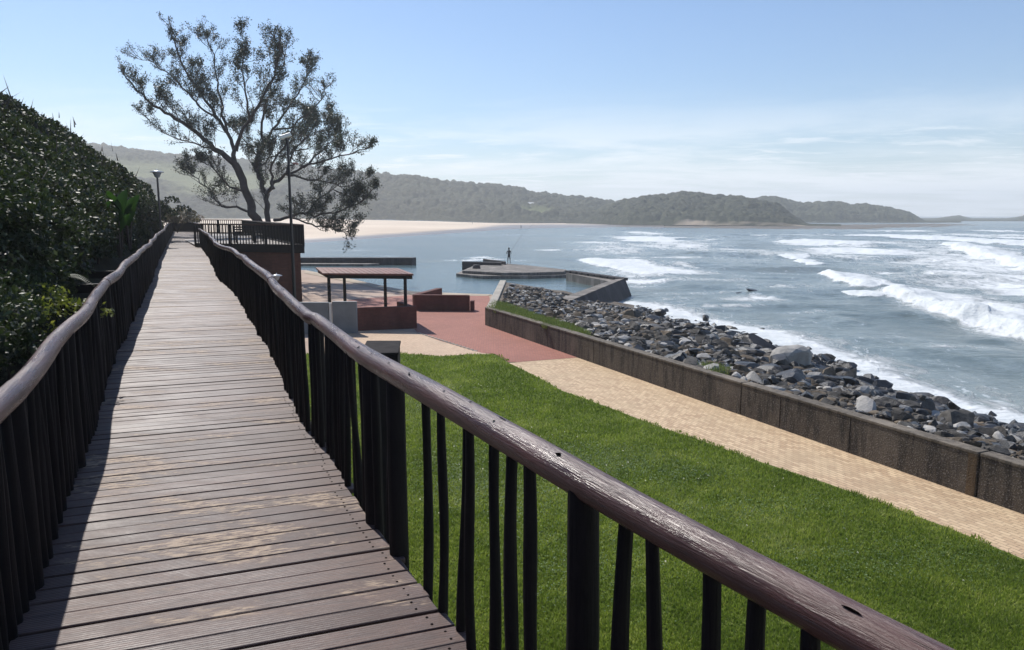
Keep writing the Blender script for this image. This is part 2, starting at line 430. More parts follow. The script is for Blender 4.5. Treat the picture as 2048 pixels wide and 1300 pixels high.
# red plaza
rp = [P(*p, 0) for p in [(1118,718),(1036,724),(1017,724),(991,708),(963,706),(880,682),(836,666),(812,640),(640,622),(660,607),(720,597),(830,590),(975,592)]]
sheet('plaza_paving', [wallpt(sB, .01), wallpt(0, .01), (-.9, 38)] + [P(978, 592, 0)] + rp[1:-1][::-1], .002, M_RED)
# pale triangle before the shelter
sheet('pale_paving', [P(*p, 0) for p in [(836,666),(880,682),(963,706),(991,709)]] + [GE[1], GE[0], P(640, 707, 0), P(640, 662, 0), P(800, 662, 0)], .006, M_PATH2)
# pale concrete rim along the pool
sheet('pool_rim', [P(*p, 0) for p in [(975,592),(830,590),(770,580),(715,567),(608,546)]] + pe[::-1][2:], .010, M_PLAZACONC)
# dashed white-ish bricks between the two pavings: one continuous edging course
e = MB()
ea = np.array(P(836,666,0)); eb = np.array(P(963,706,0)); dd = (eb-ea); LL = np.linalg.norm(dd); dd /= LL
for i in range(int(LL/.32)):
    c = ea + dd*(i*.32+.1); e.box((c[0], c[1], .010), (.2, .11, .02), math.atan2(dd[1], dd[0])+.5)
tag(e.build('paving_edging', M_PALECONC), kind='structure')
# lawn
lawn_poly = [(-14, 26.5), (-14, -10), (14, -10), (12.9, 1.5)] + GE[::-1]
lawn_poly = [(-14, 27.5), (-14, -12), (12.6, -12)] + GE[::-1]
sheet('lawn', lawn_poly, .012, M_LAWN)

def inpoly(x, y, poly):
    x = np.asarray(x); y = np.asarray(y); ins = np.zeros(x.shape, bool); n = len(poly)
    for i in range(n):
        x1, y1 = poly[i]; x2, y2 = poly[(i+1) % n]
        if y1 == y2: continue
        c = ((y1 > y) != (y2 > y)) & (x < (x2-x1)*(y-y1)/(y2-y1)+x1); ins ^= c
    return ins

def blades(name, px, py, pz, h, wd, mat, tone, kind='stuff', lean=.5, label=None):
    n = len(px); a = RNG.uniform(0, 2*np.pi, n); la = RNG.uniform(0, 2*np.pi, n); le = RNG.uniform(.1, 1, n)*lean*h
    V = np.empty((n, 3, 3), np.float32)
    V[:, 0] = np.stack([px - np.cos(a)*wd/2, py - np.sin(a)*wd/2, pz], 1)
    V[:, 1] = np.stack([px + np.cos(a)*wd/2, py + np.sin(a)*wd/2, pz], 1)
    V[:, 2] = np.stack([px + np.cos(la)*le, py + np.sin(la)*le, pz + h], 1)
    Fc = np.arange(n*3, dtype=np.int32).reshape(n, 3)
    o = np_mesh(name, V.reshape(-1, 3), Fc, mat, attrs={'tone': np.repeat(tone, 3)})
    return tag(o, label, kind=kind)

# sampling density falls with distance: azimuth x log distance
n = 620000
u = RNG.uniform(-.72, .86, n); d = np.exp(RNG.uniform(math.log(6.0), math.log(30), n))
px = u*d; py = d
edge_n = (vnoise(px*1.2, py*1.2, 4)-.5)*.22 + (vnoise(px*5, py*5, 14)-.5)*.20
m_ = inpoly(px + edge_n, py + edge_n*.6, lawn_poly) ; px, py, d = px[m_], py[m_], d[m_]
t = .32 + .6*(fbm(px*.45, py*.45, 21)-.5)*2 + RNG.normal(0, .20, len(px)) + .35*(vnoise(px*5, py*5, 3)-.5) + .4*(vnoise(px*1.6, py*1.6, 13)-.5)
clov = np.clip((fbm(px*.8+9, py*.8, 31)-.56)*8, 0, 1)
t = t - .22*clov
t = np.where(RNG.random(len(px)) < .012, 1.0, t)
t = t - .25*np.exp(-((px-6.8)**2+(py-13.2)**2)/2.0)*0
hh = (.028 + .022*RNG.random(len(px))) * (d/10)**.35 * (1+.6*vnoise(px*2, py*2, 8))
blades('grass', px, py, np.full(len(px), .012), hh, .0045*d**.75*.55+.003, M_GRASS, np.clip(t, 0, .93 if False else 1), lean=.9)
# clover growing in patches
cl_ = []
for cxp, cyp, sx_, sy_, k in ((920, 930, 70, 45, 2600), (1000, 985, 90, 30, 1800), (850, 800, 60, 20, 1500), (1230, 920, 70, 18, 1800), (1120, 905, 50, 16, 1200), (1340, 945, 80, 14, 1200), (1500, 1010, 120, 20, 1200), (1750, 1120, 160, 26, 1600), (1150, 1100, 100, 60, 1800)):
    for _ in range(k):
        x, y = P(cxp+random.gauss(0, sx_), cyp+random.gauss(0, sy_), .05); cl_.append((x, y, .035+.03*random.random()))
cl_ = np.array(cl_); k_ = inpoly(cl_[:, 0], cl_[:, 1], lawn_poly); cl_ = cl_[k_]
nn_ = len(cl_); a_ = RNG.uniform(0, 6.28, nn_); rr_c = (.009+.008*RNG.random(nn_))*(cl_[:, 1]/11)**.5
Vc = np.stack([cl_ + np.stack([np.cos(a_+q_)*rr_c, np.sin(a_+q_)*rr_c, RNG.normal(0, .25, nn_)*rr_c], 1) for q_ in (0, 1.57, 3.14, 4.71)], 1).reshape(-1, 3)
M_CLOVER = leaf_mat('clover_leaves', [(0, (.06, .11, .03)), (.6, (.12, .19, .06)), (1, (.24, .31, .14))], .6, .25, spec=.25)
tag(np_mesh('clover', Vc, np.arange(len(Vc)).reshape(-1, 4), M_CLOVER, attrs={'tone': np.repeat(RNG.random(nn_), 4)}), kind='stuff')
# small white and yellow flowers in the lawn
fx = []; fl = MB()
rr = random.Random(5)
for cxp, cyp, k, sp_ in ((1110, 870, 10, 40), (860, 775, 10, 30), (1200, 935, 16, 70), (930, 960, 22, 80), (1700, 1090, 18, 160), (1000, 780, 16, 60), (1400, 960, 16, 200)):
    for _ in range(k):
        x, y = P(cxp+rr.gauss(0, sp_), cyp+rr.gauss(0, sp_*.35), .06)
        if not inpoly(np.array([x]), np.array([y]), lawn_poly)[0]: continue
        r = .012+.010*rr.random()
        fl.add([(x+r*math.cos(a), y+r*math.sin(a), .055+.012*math.sin(a*2)) for a in [i*math.pi/3 for i in range(6)]], [tuple(range(6))])
tag(fl.build('lawn_daisies', simple('daisy_petals', (.7, .68, .45), .6, .3, 30)), kind='stuff')

# ------------------------------------------------------------------ sea wall
wall = empty('sea_wall', (*wallpt(0), 0), 'long dark stained concrete wall running between the brick path and the rocks', 'wall')
JO = [0, 17.9, 24.1+.0, 46]
# joint distances measured along the wall
j1 = (np.array(P(1490, 828, 0)) - W0) @ WD; j2 = (np.array(P(1980, 988, 0)) - W0) @ WD
segs = [(0, j1-.02), (j1+.02, j2-.02), (j2+.02, 46)]
for a, b in segs:
    m = MB(); nseg = max(2, int((b-a)/1.2)); 
    m.prism([wallpt(a, 0), wallpt(b, 0), wallpt(b, .26), wallpt(a, .26)], -.3, .80)
    m.build('wall_panel', M_SEAWALL, wall, bevel=.012)
    m = MB(); m.prism([wallpt(a, -.012), wallpt(b, -.012), wallpt(b, .30), wallpt(a, .30)], .80, .865)
    m.build('coping', M_COPING, wall, bevel=.015)
m = MB()
m.prism([wallpt(j2-.2, -.012), wallpt(j2-.03, -.012), wallpt(j2-.03, .02), wallpt(j2-.2, .02)], 0, .80)
m.build('pier', conc_mat('brown_pier', (.14, .095, .055), (.06, .045, .03), .1), wall)
# faint panel lines
m = MB()
for s in (6.6, 10.2, (j1+j2)/2+.3, (j1+j2)/2-1.8):
    m.prism([wallpt(s-.008, -.004), wallpt(s+.008, -.004), wallpt(s+.008, .01), wallpt(s-.008, .01)], .02, .80)
m.build('panel_joint', M_NAIL, wall)

# pale low wall leading from the sea wall to the pool
ra = empty('ramp_wall', (-1.2, 36, 0), 'pale topped low wall slanting from the sea wall corner up to the pool', 'wall')
pa = P(972, 614, .85); pb = P(1000, 560, .85)
q = np.array(pb)-np.array(pa); q /= np.linalg.norm(q); nn = np.array([q[1], -q[0]])
m = MB(); a = np.array(pa); b = np.array(pb)
m.prism([tuple(a), tuple(b), tuple(b+nn*.42), tuple(a+nn*.42)], -1.2, .84)
m.build('wall_body', M_PALECONC, ra, bevel=.03)

# grass patch and gravel bank between wall and sea
ss = np.linspace(-13, 46, 170); tt = np.linspace(0, 1, 36)
SEa = np.array(SE)
s_sea = (SEa - W0) @ WD; o_sea = (SEa - W0) @ WN
od = np.argsort(s_sea); s_sea = s_sea[od]; o_sea = o_sea[od]
def sea_off(s): return np.interp(s, s_sea, o_sea)
print('sea line', list(zip(s_sea.round(1), o_sea.round(1))))
def bank_z(s, t):
    z0 = .74; z1 = -1.35
    e_ = t**1.15
    return z0 + (z1-z0)*e_ + .18*(vnoise(s*.8, t*9, 2)-.5)*np.minimum(t*5, 1)
S, T = np.meshgrid(ss, tt, indexing='ij'); O0 = .28 + np.clip(-S, 0, 99)*.50; O = O0 + (sea_off(S)+1.2-O0)*T
# the far end folds in behind the pool wall
X = W0[0]+WD[0]*S+WN[0]*O; Y = W0[1]+WD[1]*S+WN[1]*O; Z = bank_z(S, T)
V = np.stack([X, Y, Z], -1).reshape(-1, 3); nr, nc = S.shape
idx = np.arange(nr*nc).reshape(nr, nc)
FQ = np.stack([idx[:-1, :-1], idx[1:, :-1], idx[1:, 1:], idx[:-1, 1:]], -1).reshape(-1, 4)
tag(np_mesh('bank', V, FQ, M_BANK, smooth=True), kind='structure')

def bank_xyz(s, o):
    so_ = sea_off(s); t = (o-.28-np.clip(-s, 0, 99)*.5)/(so_+1.2-.28-np.clip(-s, 0, 99)*.5)
    return W0[0]+WD[0]*s+WN[0]*o, W0[1]+WD[1]*s+WN[1]*o, bank_z(s, np.clip(t, 0, 1)), t

gp = [P(x, y, .8) for x, y in [(975,618),(990,603),(1030,606),(1080,625),(1130,641),(1175,660),(1185,672),(1100,655),(1030,632)]]
def tuft_area(name, poly, nb, h0, label, zf):
    xs = [p[0] for p in poly]; ys = [p[1] for p in poly]
    x = RNG.uniform(min(xs), max(xs), nb); y = RNG.uniform(min(ys), max(ys), nb)
    k = inpoly(x+(vnoise(x*3, y*3, 5)-.5)*.5, y, poly); x = x[k]; y = y[k]
    s = (x-W0[0])*WD[0]+(y-W0[1])*WD[1]; o = np.maximum((x-W0[0])*WN[0]+(y-W0[1])*WN[1], .3)
    _, _, z, _ = bank_xyz(s, o)
    blades(name, x, y, z-.02, h0*(.5+RNG.random(len(x))), np.full(len(x), .035), M_BANKGRASS, np.clip(RNG.normal(.4, .25, len(x)), 0, 1), lean=.8)
tuft_area('bank_grass', gp, 42000, .17, None, None)
gp2 = [P(x, y, .8) for x, y in [(1400,735),(1425,720),(1465,735),(1460,750),(1420,744)]]
tuft_area('bank_weeds', gp2, 1500, .22, None, None)

# ------------------------------------------------------------------ rocks
def rock_mesh(seed, flat=.7, sub_=3):
    r = np.random.default_rng(seed)
    import bmesh
    bm = bmesh.new(); bmesh.ops.create_icosphere(bm, subdivisions=sub_, radius=1)
    pl = [(lambda v: v/np.linalg.norm(v))(r.normal(size=3)) for _ in range(11)]; dsts = r.uniform(.36, .80, 11)
    off = r.uniform(0, 50)
    for v in bm.verts:
        p = np.array(v.co)
        for nrm, ds in zip(pl, dsts):
            dd_ = p @ nrm
            if dd_ > ds: p = p - nrm*(dd_-ds)*.985
        p = p*(1+.08*(float(fbm(p[0]*2.2+off, p[1]*2.2+p[2]*1.7, seed))-.5)*2)
        v.co = Vector((p[0]*1.15, p[1]*.9, p[2]*flat))
    me = bpy.data.meshes.new('boulder'); bm.to_mesh(me); bm.free()
    me.polygons.foreach_set('use_smooth', np.full(len(me.polygons), False))
    return me
def rock_mat(name, a, b, rough):
    m = MT(name, rough, .45 if rough < .5 else .15); nz = m.noise(m.co(), 2.6, 7, .7); f_ = m.noise(m.co(), 25, 4, .7)
    rnd = m.n('ShaderNodeObjectInfo').outputs['Random']
    c = m.mix(m.rng(nz, .35, .68), a, b)
    c = m.mix(m.math('MULTIPLY', rnd, .35), c, tuple(x*.55 for x in b))
    c = m.mix(m.rng(f_, .6, .75, 0, .3), c, tuple(min(1, x*2) for x in b))
    m.col(c); m.bump(m.math('ADD', m.math('MULTIPLY', nz, 1.0), m.math('MULTIPLY', f_, .4)), .8, .05); return m.m
M_RDARK = rock_mat('wet_dark_rock', (.010, .010, .011), (.036, .034, .034), .4)
M_RGREY = rock_mat('grey_rock', (.040, .037, .034), (.140, .130, .116), .8)
M_RBROWN = rock_mat('brown_rock', (.075, .058, .042), (.21, .17, .125), .85)
M_RPALE = rock_mat('pale_rock', (.30, .29, .27), (.46, .44, .41), .8)
RM = [rock_mesh(100+i, random.uniform(.55, .95)) for i in range(12)]
RS = [rock_mesh(300+i, random.uniform(.55, .95), 2) for i in range(12)]
RMATS = [M_RDARK, M_RGREY, M_RBROWN, M_RPALE]
VAR = []
for mt_i, mt in enumerate(RMATS):
    row = []
    for me in RM:
        c = me.copy(); c.materials.append(mt); row.append(c)
    VAR.append(row)
RLAB = [('wet near-black boulder at the foot of the rock bank, washed by the surf', 'wet dark boulders along the waterline'),
        ('dry grey boulder heaped on the slope between the concrete wall and the surf', 'grey boulders on the bank'),
        ('dry brownish boulder among the heaped rocks behind the concrete wall', 'brown boulders on the bank'),
        ('pale grey angular boulder standing out among darker heaped rocks', 'pale boulders on the bank')]
rk = random.Random(3)
NAMED = {2310: 'biggest pale grey slab on the rocks, tilted towards the wall', 2240: 'broad flat brown slab among dark rocks near the surf', 2700: 'large grey boulder standing tallest at the waterline',
         2497: 'small pale block perched right behind the wall joint', 2590: 'pale flat slab lying behind the wall, past the joint', 2185: 'pale angular block at the end of the grass strip',
         2100: 'dark rounded boulder in the small stones beside the pool'}
ARM = [P(*q, 0) for q in [(1140,598),(1150,588),(1255,552),(1280,590),(1262,600)]]
cand = []
# candidates over the bank: position, size, material
for i in range(11500):
    s = rk.uniform(-11, 34) ; so_ = float(sea_off(s))
    t = rk.random()
    o = .45 + (so_ + .5 - .45)*t
    if s < -1:                                   # pile of small stones next to the ramp wall
        if o < .7 + (-s)*.50: continue
        size = rk.uniform(.10, .24)
    else:
        size = .075 + .27*rk.random()**2.6
        if rk.random() < .007: size = rk.uniform(.38, .58)
        if t > .35 and rk.random() < .45: size *= 1.45
    x, y = W0 + WD*s + WN*o
    if y > 52 or (y > 40.5 and inpoly(np.array([x]), np.array([y]), ARM)[0]): continue
    # keep the grassy patch clear
    if inpoly(np.array([x]), np.array([y]), gp)[0] and rk.random() < .97: continue
    if s < 14 and o < 1.7 - s*.1 and rk.random() < .8: continue
    if s < 4: ms = rk.choices([0, 1, 2, 3], [.18 + .35*(t > .6), .35, .3, .18])[0]
    else: ms = rk.choices([0, 1, 2, 3], [.24+max(0, t*1.5-.4)*1.5, .44, .24, .10])[0]
    if s > 17: size *= .78
    if t > .72: ms = 0 if rk.random() < .9 else 1
    z = float(bank_xyz(np.array(s), np.array(o))[2])
    cand.append((size/max(6, y), size, s, o, float(x), float(y), z, ms, t))
# a few rocks standing off in the foam
for xx, yy, sz in [(1640,718,.32), (1690,738,.5), (1330,622,.3), (1410,640,.35), (1620,700,.25), (1850,806,.3), (1905,818,.35), (1520,662,.3),(1985,832,.25),(1740,765,.4)]:
    x, y = P(xx, yy, -1.0); cand.append((9, sz, 0, 0, x, y, -1.05, 0, 1))
# named larger rocks read off the photograph (pixel, half size, material)
for xx, yy, sz, ms, zz in [(1310,690,.85,3,.25), (1345,697,.45,0,.3), (1240,645,.75,2,0.1), (1185,655,.42,3,.35), (1100,607,.45,0,.1), (1700,750,.6,1,-.5), (1320,625,.6,0,-.7), (1460,668,.55,0,-.6), (1400,660,.6,0,-.4),
                       (1165,618,.45,1,.1), (1560,770,.62,1,.35), (1497,748,.33,3,.75), (1590,765,.5,3,.3), (1650,775,.45,1,.0), (1290,655,.7,1,-.2), (1270,700,.5,1,.45), (1150,630,.5,1,.3), (1380,690,.6,0,-.2), (1430,705,.5,1,.0)]:
    x, y = P(xx, yy, zz); cand.append((9, sz*.72, 1, 1000+xx, x, y, zz-.15, ms, .5))
cand.sort(reverse=True)
nbig = 290
for i, (_, size, s, o, x, y, z, ms, t) in enumerate(cand[:nbig]):
    ob = bpy.data.objects.new('boulder', VAR[ms][rk.randrange(12)]); C.objects.link(ob)
    ob.location = (x, y, z + size*.22); ob.scale = [size*rk.uniform(.8, 1.25) for _ in range(3)]
    ob.rotation_euler = (rk.uniform(-.5, .5), rk.uniform(-.5, .5), rk.uniform(0, 6.28))
    lab, grp = RLAB[ms]
    if o in NAMED: lab, grp = NAMED[o], None
    elif s == 0 and o == 0: lab, grp = 'black boulder standing off the rock bank, ringed by white foam', 'boulders standing in the foam'
    else:
        zi = 0 if s < 5 else (1 if s < 14 else (2 if s < 24 else 3))
        zt_ = ['close to the dark corner wall of the pool', 'on the widest part of the rock bank', 'behind the middle of the concrete wall', 'behind the brown pier of the wall'][zi]
        what = [('wet black boulder at the surf' if t > .6 else 'dark dry boulder upslope'), 'grey boulder', 'brownish boulder', 'pale angular boulder'][ms]
        sz_ = 'large ' if size > .42 else ('small ' if size < .26 else '')
        lab = sz_ + what + ', ' + zt_; grp = lab.replace(',', '')+' group' if False else 'boulders ' + zt_
    tag(ob, lab, 'boulder', grp)
# the rest: rubble
RV = []; 
for me in RS:
    v = np.empty(len(me.vertices)*3, np.float32); me.vertices.foreach_get('co', v); f = np.empty(len(me.polygons)*3, np.int32); me.polygons.foreach_get('vertices', f)
    RV.append((v.reshape(-1, 3), f.reshape(-1, 3)))
Vs = []; Fs = []; Ms = []; base = 0
for (_, size, s, o, x, y, z, ms, t) in cand[nbig:]:
    v, f = RV[rk.randrange(12)]
    a, b = rk.uniform(0, 6.28), rk.uniform(-.6, .6)
    R = np.array(Matrix.Rotation(a, 3, 'Z') @ Matrix.Rotation(b, 3, 'X'))
    vv = (v*np.array([rk.uniform(.75, 1.25) for _ in range(3)])*size) @ R.T + np.array([x, y, z+size*.15])
    Vs.append(vv); Fs.append(f+base); Ms.append(np.full(len(f), ms)); base += len(v)
tag(np_mesh('rubble', np.concatenate(Vs), np.concatenate(Fs), RMATS, midx=np.concatenate(Ms)), kind='stuff')

# ------------------------------------------------------------------ sea
def polyd(X, Y, pts):
    """signed distance to a polyline (positive on its right-hand side) and parameter"""
    best = np.full(X.shape, 1e9); sg = np.zeros(X.shape); par = np.zeros(X.shape); L = 0
    tot = sum(math.dist(pts[i], pts[i+1]) for i in range(len(pts)-1))
    for i in range(len(pts)-1):
        ax, ay = pts[i]; bx, by = pts[i+1]; dx, dy = bx-ax, by-ay; l2 = dx*dx+dy*dy
        t = np.clip(((X-ax)*dx+(Y-ay)*dy)/l2, 0, 1); ex = X-(ax+t*dx); ey = Y-(ay+t*dy); dd_ = np.hypot(ex, ey)
        k = dd_ < best; best = np.where(k, dd_, best); sg = np.where(k, np.sign(dx*ey-dy*ex), sg); par = np.where(k, (L+t*math.sqrt(l2))/tot, par)
        L += math.sqrt(l2)
    return best, sg, par
na, nd_ = 1000, 820
A_ = np.linspace(-.95, 1.25, na); D_ = np.exp(np.linspace(math.log(11), math.log(4000), nd_))
AA, DD = np.meshgrid(A_, D_, indexing='ij'); X = AA*DD; Y = DD
sw = lambda L_, ang, ph: np.sin((X*math.cos(ang)+Y*math.sin(ang))*2*math.pi/L_+ph)
calm = np.clip((np.abs(X-60)+0)/80, 0, 1)
bay = np.clip(((X + 5) - (Y-60)*.06)/30, 0.12, 1)
near = np.clip((D_[None, :]*0+DD-8)/25, 0.25, 1)
Wn = (fbm(X*.16, Y*.16, 41)-.5)
Z = SEA_Z + bay*near*(.16*sw(27, .75, 2*Wn*3) + .10*sw(13, .9, 3*Wn*3+1) + .5*Wn)*np.exp(-DD/600)
Z += .05*(fbm(X*.9, Y*.9, 42)-.5)*np.exp(-DD/120)*2 + .05*near*(fbm(X*.35+Y*.2, Y*.5, 43)-.5)*np.exp(-DD/300)*2
foam = np.zeros(X.shape)
def sp(l): return [P(x, y, SEA_Z) for x, y in l]
rag = (fbm(X*.35, Y*.22, 50)-.5)
rag2 = (fbm(X*1.3, Y*.9, 51)-.5)
breakers = [  # crest line (photo points), height, trailing foam width, front width
    ([(1648,545),(1670,553),(1700,566),(1745,583)], .95, 5, .9),
    ([(1768,584),(1800,596),(1850,610),(1900,624),(1960,640),(2048,664),(2200,706)], 1.15, 8, 1.0),
    ([(1888,490),(1920,496),(1950,505),(1990,517),(2048,531),(2150,556)], 1.1, 7, 2),
    ([(1700,470),(1800,474),(1920,480),(2048,488),(2200,497)], .9, 10, 6),
    ([(1700,585),(1730,592),(1745,596)], .4, 2, .7),
    ([(1575,511),(1592,518)], .6, 3, 1.2), ([(1594,521),(1610,526)], .6, 2.5, 1.2), ([(1625,526),(1636,531)], .5, 2, 1),
    ([(1178,518),(1200,526),(1260,540),(1330,552)], .55, 9, 1.8),
    ([(1585,482),(1640,486),(1720,490)], .8, 22, 5),
]
fl_all = []
for pts, hgt, tw, fw in breakers:
    pw = sp(pts); dist, sg, par = polyd(X, Y, pw)
    q = dist*sg      # positive = on the left of travel = seaward (away)
    amp = np.clip(par*9+.15, 0, 1)*np.clip((1-par)*9+.15, 0, 1)
    hm = hgt*.85*(.55+.9*(fbm(X*.3, Y*.3, 60)-.2)); fw = fw*.75
    qq = q + rag*2.6 + rag2*.5
    prof = np.where(qq < 0, np.exp(-(qq/fw)**2), np.exp(-(qq/(fw*3.2))**2))
    near_end = np.exp(-np.clip(dist-3*tw, 0, None)**2)
    Z += hm*amp*prof*.8
    Z += .12*hgt*amp*np.where((qq > -1.2*fw) & (qq < .7*fw), np.clip(rag2*2+.5, 0, 1), 0)
    body = np.where(qq < 0, np.clip(1.25+qq/(fw*1.5), 0, 1.2), np.clip(1.25-qq/(fw*1.6), 0, 1.2))
    trail = np.where(qq > 0, .62*np.exp(-(qq/tw)**2), .55*np.exp(-(qq/(tw*.25))**2))
    foam = np.maximum(foam, np.maximum(body, trail)*np.clip(amp*1.2, 0, 1)*near_end)
patches = [ # x, y centre, half widths in photo pixels, strength (foam lying on the surface)
    (1300,478,90,10,.62),(1360,490,70,8,.5),(1250,497,70,7,.5),(1420,478,60,5,.4),(1290,466,60,5,.5),
    (1640,487,80,6,.75),(1720,502,120,9,.7),(1620,508,60,5,.4),(1880,520,100,6,.35),
    (1260,545,90,14,.5),(1420,560,150,10,.36),(1500,598,90,8,.52),(1560,575,140,9,.33),
    (1800,548,50,4,.6),(1780,568,90,6,.45),(1880,574,60,4,.4),(1240,525,60,6,.4),(980,521,60,4,.62),(1100,500,30,2,.5),(900,521,25,2,.4),(780,512,30,2,.35),
    (960,515,35,3,.5),(1000,470,160,2,.25),(1450,520,160,16,.33),(1900,600,90,10,.3),(1350,600,80,14,.34),(1960,470,120,4,.5),(1800,462,80,2,.6),(2000,462,60,2,.6),(2040,476,50,4,.6),
    (1500,500,160,3,.42),(1650,470,200,2.5,.42),(1350,515,120,3,.45),(1200,500,90,3,.4),(1150,485,60,2,.35),(1850,555,120,3,.4),(1950,585,90,4,.4),(1450,610,120,4,.4),(1600,620,100,4,.36),(1700,680,140,5,.3),(1900,700,120,6,.32),(1400,585,90,4,.42),(1280,570,60,5,.4),(1560,545,100,3,.38),
    (1620,640,120,16,.25),(1330,530,100,12,.4),(1500,550,80,5,.3),(1150,470,40,3,.3),(700,500,60,3,.25),
]
surf = np.clip((X-2)/20, 0, 1)*np.clip((Y-38)/20, 0, 1)*np.clip((330-Y)/150, 0, 1)
foam = np.maximum(foam, surf*(.17+.24*np.clip((fbm(X*.035, Y*.02, 90)-.45)*5, -.4, 1)))
for xx, yy, hx, hy, k in patches:
    c = P(xx, yy, SEA_Z); dd_ = c[1]; rx = hx*dd_/F; ry = abs(P(xx, yy-hy, SEA_Z)[1]-P(xx, yy+hy, SEA_Z)[1])/2
    foam = np.maximum(foam, k*.85*np.exp(-((((X-c[0]+rag*rx)/rx)**2+((Y-c[1]+rag*ry)/ry)**2))*.8))
dist, sg, par = polyd(X, Y, SE)
foam = np.maximum(foam, .42*np.exp(-(dist/1.4)**2)+.26*np.exp(-(dist/4.5)**2)+.12*np.exp(-(dist/10)**2))
shore2 = [P(x, y, SEA_Z) for x, y in [(600,486),(700,480),(830,472),(940,465),(1035,458),(1240,455),(1500,458),(1700,464)]]
d2, _, _ = polyd(X, Y, shore2); foam = np.maximum(foam, .16*np.exp(-(d2/6)**2))
poolc = P(1245, 556, SEA_Z)
foam = np.maximum(foam, .55*np.exp(-(((X-poolc[0]-1.5)**2+(Y-poolc[1]+3)**2)/14)))
nr, nc = X.shape; idx = np.arange(nr*nc).reshape(nr, nc)
FQ = np.stack([idx[:-1, :-1], idx[1:, :-1], idx[1:, 1:], idx[:-1, 1:]], -1).reshape(-1, 4)

def water_mat(name, deep, silt, rough=.16, foamy=True, bumps=1.0):
    m = MT(name, rough, .5); m.b.inputs['IOR'].default_value = 1.33
    big = m.noise(m.co('Position', (.03, .05, 1)), 1.0, 4, .6)
    c = m.mix(m.rng(big, .38, .65), deep, silt)
    a1 = m.noise(m.co('Position', (.5, .9, 1), (0, 0, -.3)), 1.0, 6, .62, .3)
    a2 = m.noise(m.co('Position', (2.2, 4.0, 1), (0, 0, .2)), 1.0, 5, .65)
    a3 = m.noise(m.co('Position', (.12, .25, 1), (0, 0, -.2)), 1.0, 4, .6)
    h = m.math('ADD', m.math('MULTIPLY', a1, .5*bumps), m.math('ADD', m.math('MULTIPLY', a2, .16*bumps), m.math('MULTIPLY', a3, 1.1*bumps)))
    if foamy:
        f_ = m.attr('foam')
        lace = m.noise(m.co('Position', (.9, .5, 1), (0, 0, -.25)), 1.0, 9, .74, 1.4)
        fine = m.noise(m.co('Position', (.14, .075, 1), (0, 0, -.2)), 1.0, 9, .7, .9)
        v = m.math('ADD', m.math('MULTIPLY', lace, .62), m.math('MULTIPLY', fine, .62))
        v = m.math('ADD', v, f_)
        mask = m.rng(v, .88, 1.06)
        # milky aerated water around the foam
        c = m.mix(m.rng(v, .66, 1.0, 0, .6), c, (.30, .36, .37))
        c = m.mix(m.math('MULTIPLY', mask, m.rng(lace, .3, .6, .82, 1)), c, (.72, .75, .76))
        spk = m.noise(m.co('Position', (1.6, .7, 1), (0, 0, -.2)), 1.3, 5, .75, .4)  # fine whitecap specks, painted into the colour to stand for sun glitter
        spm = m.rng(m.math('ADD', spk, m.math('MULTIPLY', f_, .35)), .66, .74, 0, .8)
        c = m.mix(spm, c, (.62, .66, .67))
        m.l(m.rng(mask, 0, 1, rough, .8), m.b.inputs['Roughness'])
        h = m.math('ADD', h, m.math('MULTIPLY', mask, m.math('MULTIPLY', lace, .5)))
    m.col(c); m.bump(h, .9, .35)
    return m.m
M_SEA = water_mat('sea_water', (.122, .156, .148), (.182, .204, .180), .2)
M_POOLW = water_mat('pool_water', (.075, .125, .140), (.115, .165, .172), .14, False, .35)
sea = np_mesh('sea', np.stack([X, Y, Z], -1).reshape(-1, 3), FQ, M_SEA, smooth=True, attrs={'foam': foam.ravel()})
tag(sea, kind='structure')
sheet('pool_water', POOL, POOL_Z, M_POOLW)

# offshore rock
ob = bpy.data.objects.new('boulder', VAR[0][3]); C.objects.link(ob)
x, y = P(1512, 585, -1.0); ob.location = (x, y, -.95); ob.scale = (.9, .7, .65); ob.rotation_euler = (.1, .2, .4)
tag(ob, 'lone black rock breaking the surface well out in the surf', 'rock')
ob = bpy.data.objects.new('boulder', VAR[0][6]); C.objects.link(ob)
x, y = P(1492, 587, -1.0); ob.location = (x, y, -1.05); ob.scale = (.9, .6, .3); ob.rotation_euler = (0, 0, .4)
tag(ob, 'low flat rock awash beside the lone black rock in the surf', 'rock')

# ------------------------------------------------------------------ tidal pool walls
pw_ = empty('pool_wall', (*P(720, 530, POOL_Z), POOL_Z), 'straight dark concrete wall on the far side of the tidal pool, before the beach', 'wall')
a = P(560, 530, POOL_Z); b = P(825, 530, POOL_Z)
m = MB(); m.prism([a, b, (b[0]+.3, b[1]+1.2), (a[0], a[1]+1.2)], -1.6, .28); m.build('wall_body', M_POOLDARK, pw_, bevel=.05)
m = MB(); a2 = (a[0], a[1]-1.6); b2 = P(742, 531, POOL_Z); m.prism([a2, (b2[0], b2[1]-1.2), (b2[0]+1, b2[1]-.004), (a2[0], a[1]-.004)], -1.6, -.30); m.build('ledge', M_POOLWALL, pw_, bevel=.05)

